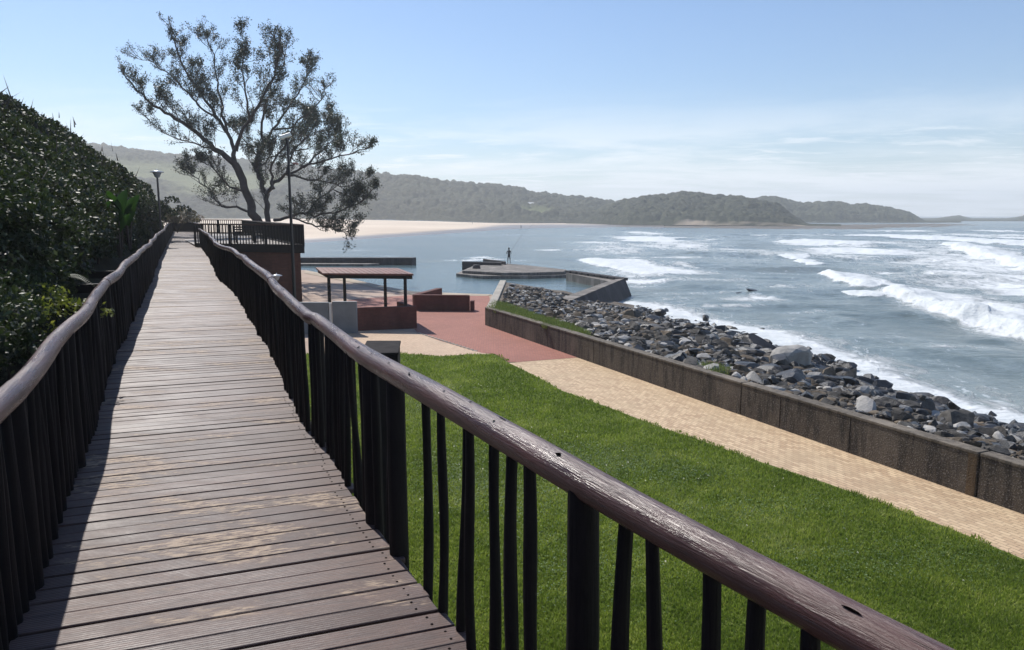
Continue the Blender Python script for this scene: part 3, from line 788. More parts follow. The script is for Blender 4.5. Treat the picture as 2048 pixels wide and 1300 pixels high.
pl = empty('pool_platform', (*P(1020, 548, POOL_Z), POOL_Z), 'low stepped concrete platform rising from the pool, angler standing on it', 'platform')
m = MB(); m.prism([P(*q, -.25) for q in [(912,546),(960,551),(1060,551),(1133,549),(1138,543),(1040,538),(925,540)]], -1.8, -.27); m.build('lower_slab', M_POOLWALL, pl, bevel=.06)
m = MB(); m.prism([P(*q, 0) for q in [(924,541),(1000,545),(1060,545),(1128,543),(1133,539),(1060,531),(1015,527),(945,532)]], -.268, 0); m.build('upper_slab', M_POOLWALL, pl, bevel=.06)
m = MB()
for q0, q1, zt in [((924,529),(1003,531),.30), ((966,524),(1012,530),.34)]:
    a = P(*q0, .0); b = P(*q1, .0); m.prism([a, b, (b[0], b[1]+.8), (a[0], a[1]+.8)], -.6, zt)
m.build('kerb', M_POOLDARK, pl, bevel=.04)
m = MB(); x, y = P(953, 537, 0); m.lathe((x, y, -.0), [(0, .38), (.3, .38), (.38, .2), (.4, 0)], 12); m.build('bollard', M_POOLDARK, pl)

sw_ = empty('pool_sea_wall', (*P(1200, 580, 0), POOL_Z), 'dark battered concrete wall at the seaward corner of the pool, toothed along one arm', 'wall')
c1 = P(1135, 541, .25); c2 = P(1236, 556, .25); c3 = P(1250, 557, .25); c4 = P(1143, 601, .25); c5 = P(1120, 597, .25); c6 = P(1225, 560, .25)
m = MB()
# toe of the battered outer face
def batter(p0, p1, ztop, zbot, out):
    p0 = np.array(p0); p1 = np.array(p1); q = p1-p0; q /= np.linalg.norm(q); n_ = np.array([q[1], -q[0]])*out
    return p0 + n_, p1 + n_
o3, o4 = batter(c3, c4, 0, 0, -.9)
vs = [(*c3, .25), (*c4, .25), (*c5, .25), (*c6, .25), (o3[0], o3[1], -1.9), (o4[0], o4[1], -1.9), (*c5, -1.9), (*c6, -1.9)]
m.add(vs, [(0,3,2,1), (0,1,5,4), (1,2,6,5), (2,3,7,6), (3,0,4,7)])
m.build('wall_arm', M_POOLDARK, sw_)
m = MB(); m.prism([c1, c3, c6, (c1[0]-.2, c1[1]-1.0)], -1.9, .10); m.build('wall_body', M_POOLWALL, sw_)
m = MB()
a = np.array(c1); b = np.array(c3)
for i in range(9):
    p = a + (b-a)*((i+.6)/9.2); ang = math.atan2((b-a)[1], (b-a)[0]); m.box((p[0], p[1]-.35, .2), (.85, .7, .22), ang)
m.build('merlon', M_POOLDARK, sw_, bevel=.03)
# pale capping on the arm
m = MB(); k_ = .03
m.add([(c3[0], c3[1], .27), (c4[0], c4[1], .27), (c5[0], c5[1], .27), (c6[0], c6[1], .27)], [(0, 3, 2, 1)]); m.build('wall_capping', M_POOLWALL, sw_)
m = MB(); a = P(1060, 588, .35); b = P(1078, 587, .35); m.box((a[0], a[1], .15), (1.9, .5, .35), .1); 
tag(m.build('concrete_block', M_POOLDARK, None, bevel=.04), 'dark concrete block lying on the stone pile beside the pool', 'block')

# ------------------------------------------------------------------ plaza walls
pwl = empty('planter_wall', (*P(880, 621, 0), 0), 'low red brick wall standing alone at the pool end of the red paving', 'wall')
a = np.array(P(829, 621, 0)); b = np.array(P(940, 622, 0))
dirb = np.array([-.46, 1.0])/1.1
m = MB(); m.prism([tuple(a), tuple(b), tuple(b+dirb*.35), tuple(a+dirb*.35)], -.05, .86); m.build('front_wall', M_REDWALL, pwl, bevel=.015)
m = MB(); c = a+dirb*.352; m.prism([tuple(c), tuple(c+np.array([.35, 0])), tuple(c+np.array([.35, 0])+np.array([1.1, 2.2])), tuple(c+np.array([1.1, 2.2]))], -.05, [.86, .86, 1.0, 1.0]); m.build('side_wall', M_REDWALL, pwl, bevel=.015)
m = MB(); c = b+np.array([.01, -.02]); m.prism([tuple(c), tuple(c+np.array([.22, 0])), tuple(c+np.array([.22, .5])), tuple(c+np.array([0, .5]))], -.05, .55); m.build('end_step', M_REDWALL, pwl, bevel=.015)

sh = empty('shelter', (*P(740, 660, 0), 0), 'open shelter with rust red flat roof on four dark posts over a low brick wall', 'shelter')
fl_ = np.array(Q(646, 549, 35.0)[:2]); fr_ = np.array(Q(827, 549, 34.6)[:2]); bk = np.array([-1.25, 3.5])
br_ = fr_+bk; bl_ = fl_+bk
m = MB()
def rz(p, y, d): return Q(p, y, d)[2]
zf = Q(740, 549, 35)[2]; zb = zf + .03
pts = [tuple(fl_), tuple(fr_), tuple(br_), tuple(bl_)]
m.prism(pts, [zf-.02, zf-.02, zb-.02, zb-.02], [zf+.06, zf+.06, zb+.06, zb+.06])
for i in range(1, 16):       # sheet ribs
    p = fl_ + (fr_-fl_)*i/16
    m.bar((p[0], p[1], zf+.07), (p[0]+bk[0], p[1]+bk[1], zb+.06), .02, .022)
roof = m.build('roof', M_ROOF, sh)
m = MB(); 
m.bar((fl_[0]+.15, fl_[1]+.3, zf-.12), (fr_[0]-.1, fr_[1]+.3, zf-.12), .1, .16)
m.bar((bl_[0]+.3, bl_[1]-.5, zb-.12), (br_[0]-.1, br_[1]-.5, zb-.12), .1, .16)
m.bar((fl_[0]+.25, fl_[1]+.1, zf-.12), (bl_[0]+.2, bl_[1]-.2, zb-.12), .08, .14)
m.bar((fr_[0]-.25, fr_[1]+.1, zf-.12), (br_[0]-.25, br_[1]-.2, zb-.12), .08, .14)
m.build('roof_beam', M_DARKWOOD, sh)
for base_ in [Q(659, 600, 35.2)[:2], Q(811, 600, 34.9)[:2], Q(771, 600, 37.7)[:2], Q(690, 600, 37.7)[:2]]:
    m = MB(); m.tube([(base_[0], base_[1], 0), (base_[0], base_[1], zf-.05)], [.085, .075], 10); m.build('post', M_DARKWOOD, sh)
a = np.array(P(716, 661, 0)); b = np.array(P(834, 656, 0))
m = MB(); m.prism([tuple(a), tuple(b), tuple(b+np.array([-.1, .28])), tuple(a+np.array([-.1, .28]))], -.05, 1.02); m.build('low_wall', M_REDWALL, sh, bevel=.012)
m = MB(); c = b+np.array([-.1, .283]); m.prism([tuple(c), tuple(c+dirb*2.2), tuple(c+dirb*2.2+np.array([-.25, 0])), tuple(c+np.array([-.25, 0]))], -.05, .98); m.build('side_wall', M_REDWALL, sh, bevel=.012)
gw = empty('grey_wall', (*P(690, 666, 0), 0), 'grey painted screen wall in two panels beside the shelter', 'wall')
a = np.array(P(712, 667, 0)); a0 = np.array(P(668, 667, 0)); 
zt = 1.42
m = MB(); m.prism([tuple(a0+np.array([-.05, 0])), tuple(a+np.array([.05, 0])), tuple(a+np.array([.05, .2])), tuple(a0+np.array([-.05, .2]))], -.05, zt); m.build('wall_panel', M_GREYWALL, gw, bevel=.01)
m = MB(); m.prism([tuple(a0+np.array([-2.2, .05])), tuple(a0+np.array([-.22, .05])), tuple(a0+np.array([-.22, .25])), tuple(a0+np.array([-2.2, .25]))], -.05, zt-.04); m.build('wall_panel', M_GREYWALL, gw, bevel=.01)
m = MB(); m.box((a0[0]-.135, a0[1]+.08, .68), (.1, .12, 1.36)); m.build('white_post', M_WHITE, gw, bevel=.01)

# dark timber clad column beside the right railing
bx = empty('timber_column', (*Q(756, 700, 9.2)[:2], 0), 'tall dark timber boxed column with a grey top behind the railing', 'column')
x0 = Q(722, 690, 9.0)[0]; x1 = Q(794, 690, 9.0)[0]; ztop = Q(760, 706, 9.0)[2]
m = MB(); m.prism([(x0, 9.0), (x1, 9.05), (x1-.1, 9.9), (x0-.1, 9.9)], 0, ztop-.03); m.build('cladding', M_DARKWOOD, bx, bevel=.01)
m = MB(); m.prism([(x0-.01, 8.98), (x1+.01, 9.03), (x1-.09, 9.92), (x0-.11, 9.92)], ztop-.03, ztop); m.build('cap', simple('weathered_cap', (.03, .027, .027), .9, .3, 6, 0, .1), bx, bevel=.008)

# ------------------------------------------------------------------ boardwalk
DZ = 3.37; RZ = 4.37
Rl = np.array([(-2.5, 2.55), (0, 1.45), (1.29, .80), (2.16, .29), (2.95, -.16), (4.65, -1.0), (7.35, -2.17), (11.4, -3.86), (18, -6.72), (21.3, -8.31), (30, -12.0), (37, -15.1), (45, -18.6), (70, -28.6)])
Ll = np.array([(-2.5, .2), (0, -.72), (2.2, -1.78), (2.91, -2.12), (3.62, -2.43), (4.8, -2.98), (6.9, -3.90), (9.8, -5.25), (13.85, -7.02), (22, -10.6), (41, -18.97), (70, -31.4)])
def smooth_line(T):
    g = np.linspace(T[0, 0], T[-1, 0], 1500); v = np.interp(g, T[:, 0], T[:, 1])
    k = 15; ker = np.ones(k)/k; vp = np.concatenate([np.full(k//2, v[0])-np.arange(k//2, 0, -1)*(v[1]-v[0]), v, np.full(k//2, v[-1])+np.arange(1, k//2+1)*(v[-1]-v[-2])])
    return g, np.convolve(vp, ker, 'valid')
gR, vR = smooth_line(Rl); gL, vL = smooth_line(Ll)
RX = lambda d: float(np.interp(d, gR, vR)); LX = lambda d: float(np.interp(d, gL, vL))
deckz = lambda d: DZ + (max(0, min(1, (d-46)/24)))*.33
railz_far = lambda d: (max(0, min(1, (d-46)/24)))*.45

bw = empty('boardwalk', (-.9, 3, 0), 'narrow raised timber boardwalk of dark worn planks running towards the bay', 'boardwalk')
rk = random.Random(9)
V = []; Fc = []; UV = []; tone = []
d = -1.6; pi = 0
while d < 70:
    sk = .33 if d < 9 else max(.05, .33 - (d-9)*.008)
    pw2 = .119 + rk.uniform(-.004, .004); gap = .010
    ex = rk.uniform(-.02, .035) + (.02 if rk.random() < .1 else 0); exl = rk.uniform(0, .03)
    z = deckz(d) + rk.uniform(-.003, .003)
    tn = rk.random()
    dl0 = d - sk*1.9
    c = []
    xa = RX(d)+ex; xb = RX(d+pw2)+ex; xc = LX(dl0)-exl; xe = LX(dl0+pw2)-exl
    nx = 1
    top = [(xc, dl0, z), (xa, d, z), (xb, d+pw2, z+rk.uniform(-.002, .002)), (xe, dl0+pw2, z)]
    bot = [(q[0], q[1], q[2]-.032) for q in top]
    b = len(V); V += top + bot
    quads = [(0,1,2,3), (7,6,5,4), (0,4,5,1), (1,5,6,2), (2,6,7,3), (3,7,4,0)]
    wl = xa-xc; off = rk.uniform(0, 40)
    for qi, qd in enumerate(quads):
        Fc.append([b+j for j in qd])
        if qi == 0: UV += [(off, off*1.7), (off+wl, off*1.7), (off+wl, off*1.7+pw2), (off, off*1.7+pw2)]
        else: UV += [(off, 0), (off+.1, 0), (off+.1, .03), (off, .03)]
    tone += [min(1, max(0, .15+.7*tn + (.25 if d > 12 else 0)))]*8
    d += pw2 + gap*rk.uniform(.6, 1.5); pi += 1
bwl = np.array(bw.location)
dk = np_mesh('deck', np.array(V)-bwl, np.array(Fc), M_DECK, bw, attrs={'tone': tone})
ul = dk.data.uv_layers.new(name='UVMap'); ul.data.foreach_set('uv', np.array(UV, np.float32).ravel())
bv = dk.modifiers.new('bevel', 'BEVEL'); bv.width = .004; bv.segments = 1
# side beams and legs
for LXf, sgn, d1 in ((RX, 1, 70), (LX, -1, 70)):
    m = MB(); ds = list(np.arange(-2, d1, 1.0))
    for i in range(len(ds)-1):
        a, b = ds[i], ds[i+1]
        m.bar((LXf(a)-sgn*.06, a, deckz(a)-.14), (LXf(b)-sgn*.06, b, deckz(b)-.14), .06, .2)
    m.build('side_beam', M_DARKWOOD, bw)
m = MB()
for dd_ in np.arange(-1, 69, 2.2):
    for LXf, sgn in ((RX, -.25), (LX, .25)):
        m.tube([(LXf(dd_)+sgn, dd_, 0), (LXf(dd_)+sgn, dd_, deckz(dd_)-.05)], .09, 8)
m.build('support_pole', M_DARKWOOD, bw)
# nails: small dark heads near the plank ends
m = MB(); rk2 = random.Random(4)
for i in range(0, 8*70, 8):
    t0 = V[i+1]; 
    for w_ in (.25, .75):
        x = V[i+1][0]*(1-w_)+V[i+2][0]*w_-.09; y = V[i+1][1]*(1-w_)+V[i+2][1]*w_-.03
        m.lathe((x, y, V[i][2]+.001), [(.007, 0), (.0065, .0015), (0, .002)], 6)
m.build('nails', M_NAIL, bw)['kind'] = 'stuff'

# railings
rb = random.Random(21)
BAL = []
for i in range(8):
    m = MB(); L = 1.24; r0 = rb.uniform(.021, .028); pts = []; rd = []
    a1, a2, p1, p2 = rb.uniform(.004, .014), rb.uniform(.002, .006), rb.uniform(0, 6), rb.uniform(0, 6)
    for k in range(11):
        t = k/10; pts.append((a1*math.sin(t*4+p1), a2*math.sin(t*7+p2), t*L)); rd.append(r0*(1.12-.22*t)*(1+.07*math.sin(t*9+p2)))
    m.tube(pts, rd, 9, wob=.04, seed=i); o = m.build('baluster', M_POLE); BAL.append((o.data, m)); bpy.data.objects.remove(o)


def railing2(label, XF, zf_, d0, d1, seed, bal, posts, joint, side, maxpart=100):
    r = random.Random(seed)
    root = empty('wooden_railing', (XF(3), 3, DZ), label, 'railing')
    ol = Vector(root.location)
    ds = []; d = d0
    while d < d1:
        ds.append(d); d += .08 if d < 8 else (.25 if d < 20 else .6)
    ds.append(d1)
    pts = []; rad = []
    for d in ds:
        wx = .012*math.sin(d*1.15+seed) + .008*math.sin(d*2.7+seed*2) + (.022*math.sin(d*.31+seed)+.012*math.sin(d*.83+seed*2) if d > 6 else 0)
        wz = .010*math.sin(d*1.7+seed*3) + (.014*math.sin(d*.37+seed)+.008*math.sin(d*1.1) if d > 7 else 0)
        pts.append(Vector((XF(d)+wx, d, zf_(d)+wz)))
        rad.append(.056*(1+.03*math.sin(d*1.3+seed)+.02*math.sin(d*3.1)+.05*math.exp(-((d*.43+seed)%1-.5)**2*60)))
    cuts = [0]+[min(range(len(ds)), key=lambda q: abs(ds[q]-j)) for j in joint]+[len(ds)-1]
    for ci, (a, b) in enumerate(zip(cuts[:-1], cuts[1:])):
        if b-a < 1: continue
        m = MB(); pp = [p.copy() for p in pts[a:b+1]]; k = [1.0, .93, 1.05, .97][ci % 4]
        if ci: pp[0] = pp[0] + (pp[1]-pp[0]).normalized()*.008
        m.tube(pp, [x*k for x in rad[a:b+1]], 24, wob=.02, seed=seed+ci)
        m.build('handrail', M_RAIL, root)
    def rz_at(d): return float(np.interp(d, ds, [p.z for p in pts])), float(np.interp(d, ds, [p.x for p in pts]))
    # posts
    for d in posts:
        z, x = rz_at(d); m = MB(); w0 = r.uniform(-.01, .01)
        zb_ = -2.2 if d < 12 else -1.0
        m.tube([(x+w0, d, z-.02), (x, d, z-.5), (x+w0, d, z-1.3), (x+w0, d, max(0, z+zb_))], [.050, .053, .055, .056], 12, wob=.03, seed=int(d*10))
        m.build('post', M_POLE, root)
    n = 0; mm = MB()
    for i, d in enumerate(bal):
        z, x = rz_at(d); me, mb = BAL[r.randrange(8)]
        rz_ = r.uniform(0, 6.28); xo = x + side*.0 + r.uniform(-.012, .012); zz = z-1.25
        if n < maxpart:
            o = bpy.data.objects.new('baluster', me); C.objects.link(o); o.parent = root
            o.location = Vector((xo, d, zz)) - ol; o.rotation_euler = (r.uniform(-.02, .02), r.uniform(-.02, .02), rz_); n += 1
        else:
            cc, ss_ = math.cos(rz_), math.sin(rz_)
            b_ = len(mm.v); mm.v += [(xo+v[0]*cc-v[1]*ss_, d+v[0]*ss_+v[1]*cc, zz+v[2]) for v in mb.v]
            mm.f += [tuple(b_+j for j in f) for f in mb.f]; mm.uv += mb.uv; mm.sm += mb.sm
    if mm.v:
        o = mm.build('balusters', M_POLE, root); o['kind'] = 'stuff'
    # lower rail
    m = MB(); ks = [k for k in range(0, len(ds), 4)]+[len(ds)-1]
    m.tube([(pts[k].x, pts[k].y, pts[k].z-1.13) for k in ks], .04, 8); m.build('lower_rail', M_POLE, root)
    return root, ol, pts, rad, ds

near_bal = [1.0, 1.17, 1.33, 1.46, 1.60, 1.76, 1.93, 2.09, 2.62, 2.80, 2.98, 3.17, 3.34, 3.53, 3.74]
near_bal = [Q(x, 1000, 1)[0] for x in []] or near_bal
def d_for(x):      # distance of the railing where it crosses a photo column
    best = min(np.arange(.9, 6, .005), key=lambda d: abs(1024+F*RX(d)/(d*ct+.8*st_) - x)); return float(best)
near_bal = [.92] + [d_for(x) for x in (1780, 1672, 1530, 1435, 1333, 1255, 1073, 1023, 982, 945, 912, 878, 845)]
d_post = d_for(1177); d_post2 = d_for(788)
bal = sorted(near_bal)
d = d_post2 + .17
rbx = random.Random(77)
posts = [d_post, d_post2, d_post2+.42]
nextp = d_post2 + 2.0
while d < 44.5:
    if d > nextp: posts.append(d); nextp += 1.85
    else: bal.append(d)
    d += rbx.uniform(.125, .165)
print('near', bal[:15], posts[:4])
jr = [4.72, 9.6, 14.5, 19.5, 25, 31, 37]
rroot, rol, rpts, rrad, rds = railing2('dark stained log handrail with balusters on the lawn side of the boardwalk', RX, lambda d: RZ - (0 if d < 42 else (d-42)*.0), .35, 44.8, 3, bal, posts, jr, 1)
bal = []; posts = []; d = 1.6; nextp = 3.4
while d < 69.5:
    if d > nextp: posts.append(d); nextp += 1.9
    else: bal.append(d)
    d += rbx.uniform(.10, .128)
def lz(d): return RZ + (0 if d < 44 else (d-44)/26*.46)
lroot, lol, lpts, lrad, lds = railing2('dark stained log handrail with balusters on the bushy hillside edge of the boardwalk', LX, lz, .9, 70, 8, bal, posts, [3.55, 9.3, 15, 21, 28, 36, 45], -1)

# nails and knot holes on the right handrail
def on_rail(pts, rad, ds, d, ang):
    x = float(np.interp(d, ds, [p.x for p in pts])); z = float(np.interp(d, ds, [p.z for p in pts])); r_ = float(np.interp(d, ds, rad))
    T = Vector((-.45, 1, 0)).normalized(); S_ = Vector((T.y, -T.x, 0)); n_ = S_*math.cos(ang) + Vector((0, 0, 1))*math.sin(ang)
    return Vector((x, d, z)) + n_*r_*.985, n_, T
m = MB(); rn = random.Random(6)
for d in list(np.arange(2.7, 16, .31)):
    p, n_, T = on_rail(rpts, rrad, rds, d+rn.uniform(-.1, .1), rn.uniform(1.3, 2.2))
    q = n_.to_track_quat('Z', 'Y').to_matrix()
    r_ = .0045 + .0006*d
    m.add([p + q @ Vector((r_*math.cos(a), r_*math.sin(a), .0035)) for a in [i*math.pi/4 for i in range(8)]], [tuple(range(8))])
m.build('nails', M_NAIL, rroot)['kind'] = 'stuff'
def lens(m, pts, rad, ds, d, ang, L, W_, rot=0):
    vs = []
    for i in range(14):
        a = i*2*math.pi/14; du = math.cos(a)*L*(1+.15*math.sin(3*a)); dv = math.sin(a)*W_
        p, n_, T = on_rail(pts, rad, ds, d + du*.9, ang + dv/.056 + rot*du/.056)
        vs.append(p + n_*.0045)
    m.add(vs, [tuple(range(14))])
for dk_, ak_, Lk_, Wk_ in ((2.36, 1.9, .013, .007), (1.42, 2.0, .022, .0035), (2.75, 1.5, .03, .003), (4.45, 2.1, .012, .008), (3.6, 2.1, .012, .004)):
    m = MB(); lens(m, rpts, rrad, rds, dk_, ak_, Lk_, Wk_); m.build('knot_hole', M_KNOT, rroot)
for dk_, ak_, Lk_, Wk_ in ((1.22, 1.95, .14, .0008), (1.75, 1.75, .10, .0006), (2.1, 1.4, .09, .0007), (3.1, 1.8, .12, .0009)):
    m = MB(); lens(m, rpts, rrad, rds, dk_, ak_, Lk_, Wk_); m.build('crack', M_KNOT, rroot)

# short beams sticking out from the hillside railing posts
for d in (7.9, 10.2, 12.6):
    m = MB(); m.box((LX(d)-.33, d, RZ-.16), (.55, .09, .12), .4); m.build('outrigger', M_DARKWOOD, lroot)

# end railing across the boardwalk
def slat_rail(name, label, P0, P1, ztop, zbot, sp_=.13, post=2.0, solid=0, thick=.05, top=.09, parent=None, width=.055):
    a = Vector(P0); b = Vector(P1); L = (b-a).length
    root = parent or empty(name, (a.x, a.y, zbot), label, 'railing')
    m = MB(); m.bar((a.x, a.y, ztop[0]), (b.x, b.y, ztop[1]), top, top*.9); m.build('top_rail', M_RAIL, root)
    m = MB(); m.bar((a.x, a.y, zbot+.06), (b.x, b.y, zbot+.06), .07, .12); m.build('lower_rail', M_DARKWOOD, root)
    k = int(L/sp_); cnt = 0; mm = MB()
    for i in range(1, k):
        p = a.lerp(b, i/k); zt = ztop[0]+(ztop[1]-ztop[0])*i/k
        mm.box((p.x, p.y, (zt+zbot)/2), (width, width, zt-zbot), .2)
    if k <= 60:
        mm = None
        for i in range(1, k):
            q_ = MB(); p = a.lerp(b, i/k); zt = ztop[0]+(ztop[1]-ztop[0])*i/k; q_.box((p.x, p.y, (zt+zbot)/2), (width, width, zt-zbot), .2); q_.build('baluster', M_POLE, root)
    else:
        o = mm.build('balusters', M_POLE, root); o['kind'] = 'stuff'
    kp = max(1, int(round(L/post)))
    for i in range(kp+1):
        p = a.lerp(b, i/kp); zt = ztop[0]+(ztop[1]-ztop[0])*i/kp; q_ = MB(); q_.box((p.x, p.y, (zt+zbot)/2), (.11, .11, zt-zbot), .2); q_.build('post', M_DARKWOOD, root)
    return root
slat_rail('end_railing', 'dark close boarded railing closing the far end of the boardwalk', (-31.4, 70.1, 0), (-27.2, 66.5, 0), (4.86, 4.36), deckz(70), .10, width=.085)

# ------------------------------------------------------------------ viewing platform
PZ = 3.48
C1 = np.array([-11.35, 41.0]); C0 = np.array([-18.3, 43.6]); C2 = np.array([-24.9, 70.0]); C3 = np.array([-30.0, 71.5])
vp = empty('viewing_platform', (C1[0], C1[1], 0), 'timber viewing platform on a red brick base at the end of the boardwalk', 'platform')
m = MB(); m.prism([tuple(C1), tuple(C2), tuple(C3), (-27.5, 62), tuple(C0)], PZ-.08, PZ); m.build('deck', simple('platform_boards', (.09, .07, .065), .6, .3, 4), vp)
m = MB()
for a, b in ((C0, C1), (C1, C2)):
    m.bar((a[0], a[1], PZ-.14), (b[0], b[1], PZ-.14), .1, .40)
m.build('fascia', M_DARKWOOD, vp)
inn = np.array([-.35, .35])
b1 = C1+np.array([-.25, .25]); b0 = C0+np.array([.2, .25]); b2 = C2+np.array([-.3, -.3]); b3 = (-26.5, 69)
m = MB(); m.prism([tuple(b1), tuple(b2), b3, (-20, 50), tuple(b0)], -.05, PZ-.09); m.build('brick_base', M_REDBASE, vp)
slat_rail('platform_railing', 'dark slatted railing along the near edge of the viewing platform', (*C1, 0), (*C0, 0), (4.66, 4.68), PZ, .20, 2.4)
slat_rail('platform_railing', 'dark slatted railing down the bay side of the viewing platform', (C1[0]-.02, C1[1]+.12, 0), (*C2, 0), (4.66, 4.72), PZ, .30, 2.6)
slat_rail('platform_railing', 'dark slatted railing across the far end of the viewing platform', (C2[0]-.1, C2[1]+.1, 0), (*C3, 0), (4.74, 4.76), PZ, .2, 2.4)

# bench seen through the platform railing
def bench(x, y, rz_, label):
    root = empty('slatted_bench', (x, y, PZ), label, 'bench', rz=rz_)
    m = MB()
    for k in range(4): m.box((0, .28+.02*k*0, .52+.15*k), (1.35, .03, .09))
    m.build('backrest', M_DARKWOOD, root, local=True)
    m = MB()
    for k in range(4): m.box((0, -.18+.12*k, .45), (1.35, .10, .03))
    m.build('seat', M_DARKWOOD, root, local=True)
    for sx in (-.6, .6):
        for sy, h_ in ((-.2, .43), (.29, 1.05)):
            q_ = MB(); q_.box((sx, sy+.025*(sy > 0), h_/2), (.08, .06, h_)); q_.build('leg', M_DARKWOOD, root, local=True)
    for sx in (-.66, .66):
        q_ = MB(); q_.box((sx, 0, .66), (.06, .55, .05)); q_.build('armrest', M_DARKWOOD, root, local=True)
    return root
q = Q(490, 470, 47.5); bench(q[0], q[1], math.pi+.1, 'dark slatted timber bench on the viewing platform, nearer the boardwalk rail')
q = Q(517, 470, 50.5); bench(q[0], q[1], math.pi/2+.4, 'dark timber bench turned sideways on the viewing platform')

# ------------------------------------------------------------------ lamps
lp = empty('street_lamp', (*Q(585, 500, 20.5)[:2], 0), 'tall dark lamp pole with a small tilted floodlight, rising beside the boardwalk', 'street lamp')
x, y = lp.location.x, lp.location.y
zt = Q(585, 280, 20.5)[2]
m = MB(); m.tube([(x, y, 0), (x, y, 3.5), (x-.01, y, zt)], [.055, .045, .032], 12); m.build('pole', M_METAL, lp)
m = MB(); m.box((x-.06, y, zt+.10), (.30, .22, .10), .3, 0, -.35); h_ = m.build('lamp_head', M_WHITE, lp, bevel=.02)
m = MB(); m.bar((x-.02, y, zt-.02), (x-.06, y, zt+.08), .04, .04); m.bar((x, y, Q(585, 332, 20.5)[2]), (x+.16, y, Q(585, 329, 20.5)[2]), .03, .03); m.build('bracket', M_METAL, lp)
m = MB(); m.box((x+.18, y, Q(585, 327, 20.5)[2]), (.14, .1, .05), 0, 0, .1); m.build('sensor_box', simple('faded_red_box', (.35, .18, .15), .6, .1, 3), lp, bevel=.01)

def lantern(px_, py_, d_, s_, label, base_z):
    q = Q(px_, py_, d_); root = empty('lamp_post', (q[0], q[1], base_z), label, 'lamp')
    x, y, z = q
    m = MB(); m.tube([(x, y, base_z), (x, y, z-.22*s_)], .06*s_*.9, 10); m.build('pole', M_METAL, root)
    m = MB(); m.lathe((x, y, z), [(.05*s_, -.30*s_), (.12*s_, -.26*s_), (.24*s_, -.0*s_)], 20); m.build('lantern', M_LANTERN, root)
    m = MB(); m.lathe((x, y, z), [(.24*s_, 0), (.36*s_, .0), (.36*s_, .04*s_), (.15*s_, .10*s_), (.03*s_, .12*s_), (.02*s_, .2*s_), (0, .2*s_)], 24); m.build('cap', simple('lamp_cap_white', (.6, .62, .64), .35, .05, 3), root)
lantern(314, 345, 45, 1.05, 'round capped lamp post standing above the hillside bushes', 2.5)
lantern(553, 552, 37, .75, 'small capped lamp standing in front of the brick base of the platform', 0)

# ------------------------------------------------------------------ hillside scrub beside the boardwalk
def hprof(l, d):
    h = np.interp(l, [-1, 0, .6, 1.2, 2, 3, 4, 6, 8, 12, 18], [-1.1, -.75, -.05, .7, 1.45, 2.1, 2.75, 3.6, 4.3, 4.9, 5])
    f_ = np.interp(d, [0, 3, 12, 25, 38, 44, 47, 56], [.3, .5, 1.0, 1.15, 1.4, 1.3, .9, .4])
    add = np.interp(d, [0, 8, 18, 28, 38, 43, 47, 52], [-.6, -.05, .35, .9, 1.5, 1.3, .5, -.4])
    l = np.asarray(l, float); d = np.asarray(d, float)
    xx = np.interp(d, gL, vL) - .25 - l
    cap = np.interp(xx/np.maximum(d, 1)*F*ct + 1024, [-900, -300, 0, 60, 130, 200, 260, 300, 330, 345, 400], [60, 130, 182, 212, 252, 306, 352, 378, 408, 428, 440])
    cap = np.maximum(d, 1)*(430-cap)/F*.97 - .05
    return np.where(d > 5, np.minimum(h*f_ + add, cap), h*f_ + add)
ls = np.linspace(-.0, 22, 60); dsx = np.linspace(-6, 85, 200)
Lg, Dg = np.meshgrid(ls, dsx, indexing='ij')
lx = np.interp(Dg, gL, vL); lx = np.where(Dg < -2.5, .2+(-2.5-Dg)*.45, lx); lx = np.where(Dg > 70, -31.4-(Dg-70)*.45, lx)
X = lx - .25 - Lg; Z = EYE + hprof(Lg, Dg) - 1.35 + .5*(fbm(X*.6, Dg*.6, 70)-.5)
Z = np.where(Lg < .01, 0, Z); Z = np.maximum(Z, .0)
nr, nc = X.shape; idx = np.arange(nr*nc).reshape(nr, nc)
FQ = np.stack([idx[:-1, :-1], idx[:-1, 1:], idx[1:, 1:], idx[1:, :-1]], -1).reshape(-1, 4)
tag(np_mesh('hillside', np.stack([X, Dg, Z], -1).reshape(-1, 3), FQ, M_SCRUBSOIL, smooth=True), kind='structure')

def leaf_quads(cx_, cy_, cz_, size, asp, up=.35, fold=0):
    """one diamond leaf (4 verts) per centre"""
    n = len(cx_); a = RNG.normal(size=(n, 3)); a /= np.linalg.norm(a, axis=1)[:, None]
    nrm = RNG.normal(size=(n, 3)); nrm[:, 2] += up; 
    b = np.cross(a, nrm); b /= np.linalg.norm(b, axis=1)[:, None]+1e-9
    c = np.stack([cx_, cy_, cz_], 1); s = np.asarray(size).reshape(-1, 1)
    V = np.stack([c - a*s, c + b*s*asp, c + a*s, c - b*s*asp], 1)
    return V.reshape(-1, 3).astype(np.float32)
def shell(centers, rad, nper, sz):
    """leaves spread over lumpy clumps"""
    k = np.repeat(np.arange(len(centers)), nper); n = len(k)
    v = RNG.normal(size=(n, 3)); v /= np.linalg.norm(v, axis=1)[:, None]; v[:, 2] = np.abs(v[:, 2])*1.0 - .25
    r = rad[k]*(.62+.45*RNG.random(n)**.7)
    c = centers[k] + v*r[:, None]*np.array([1, 1, .85])
    return c, k
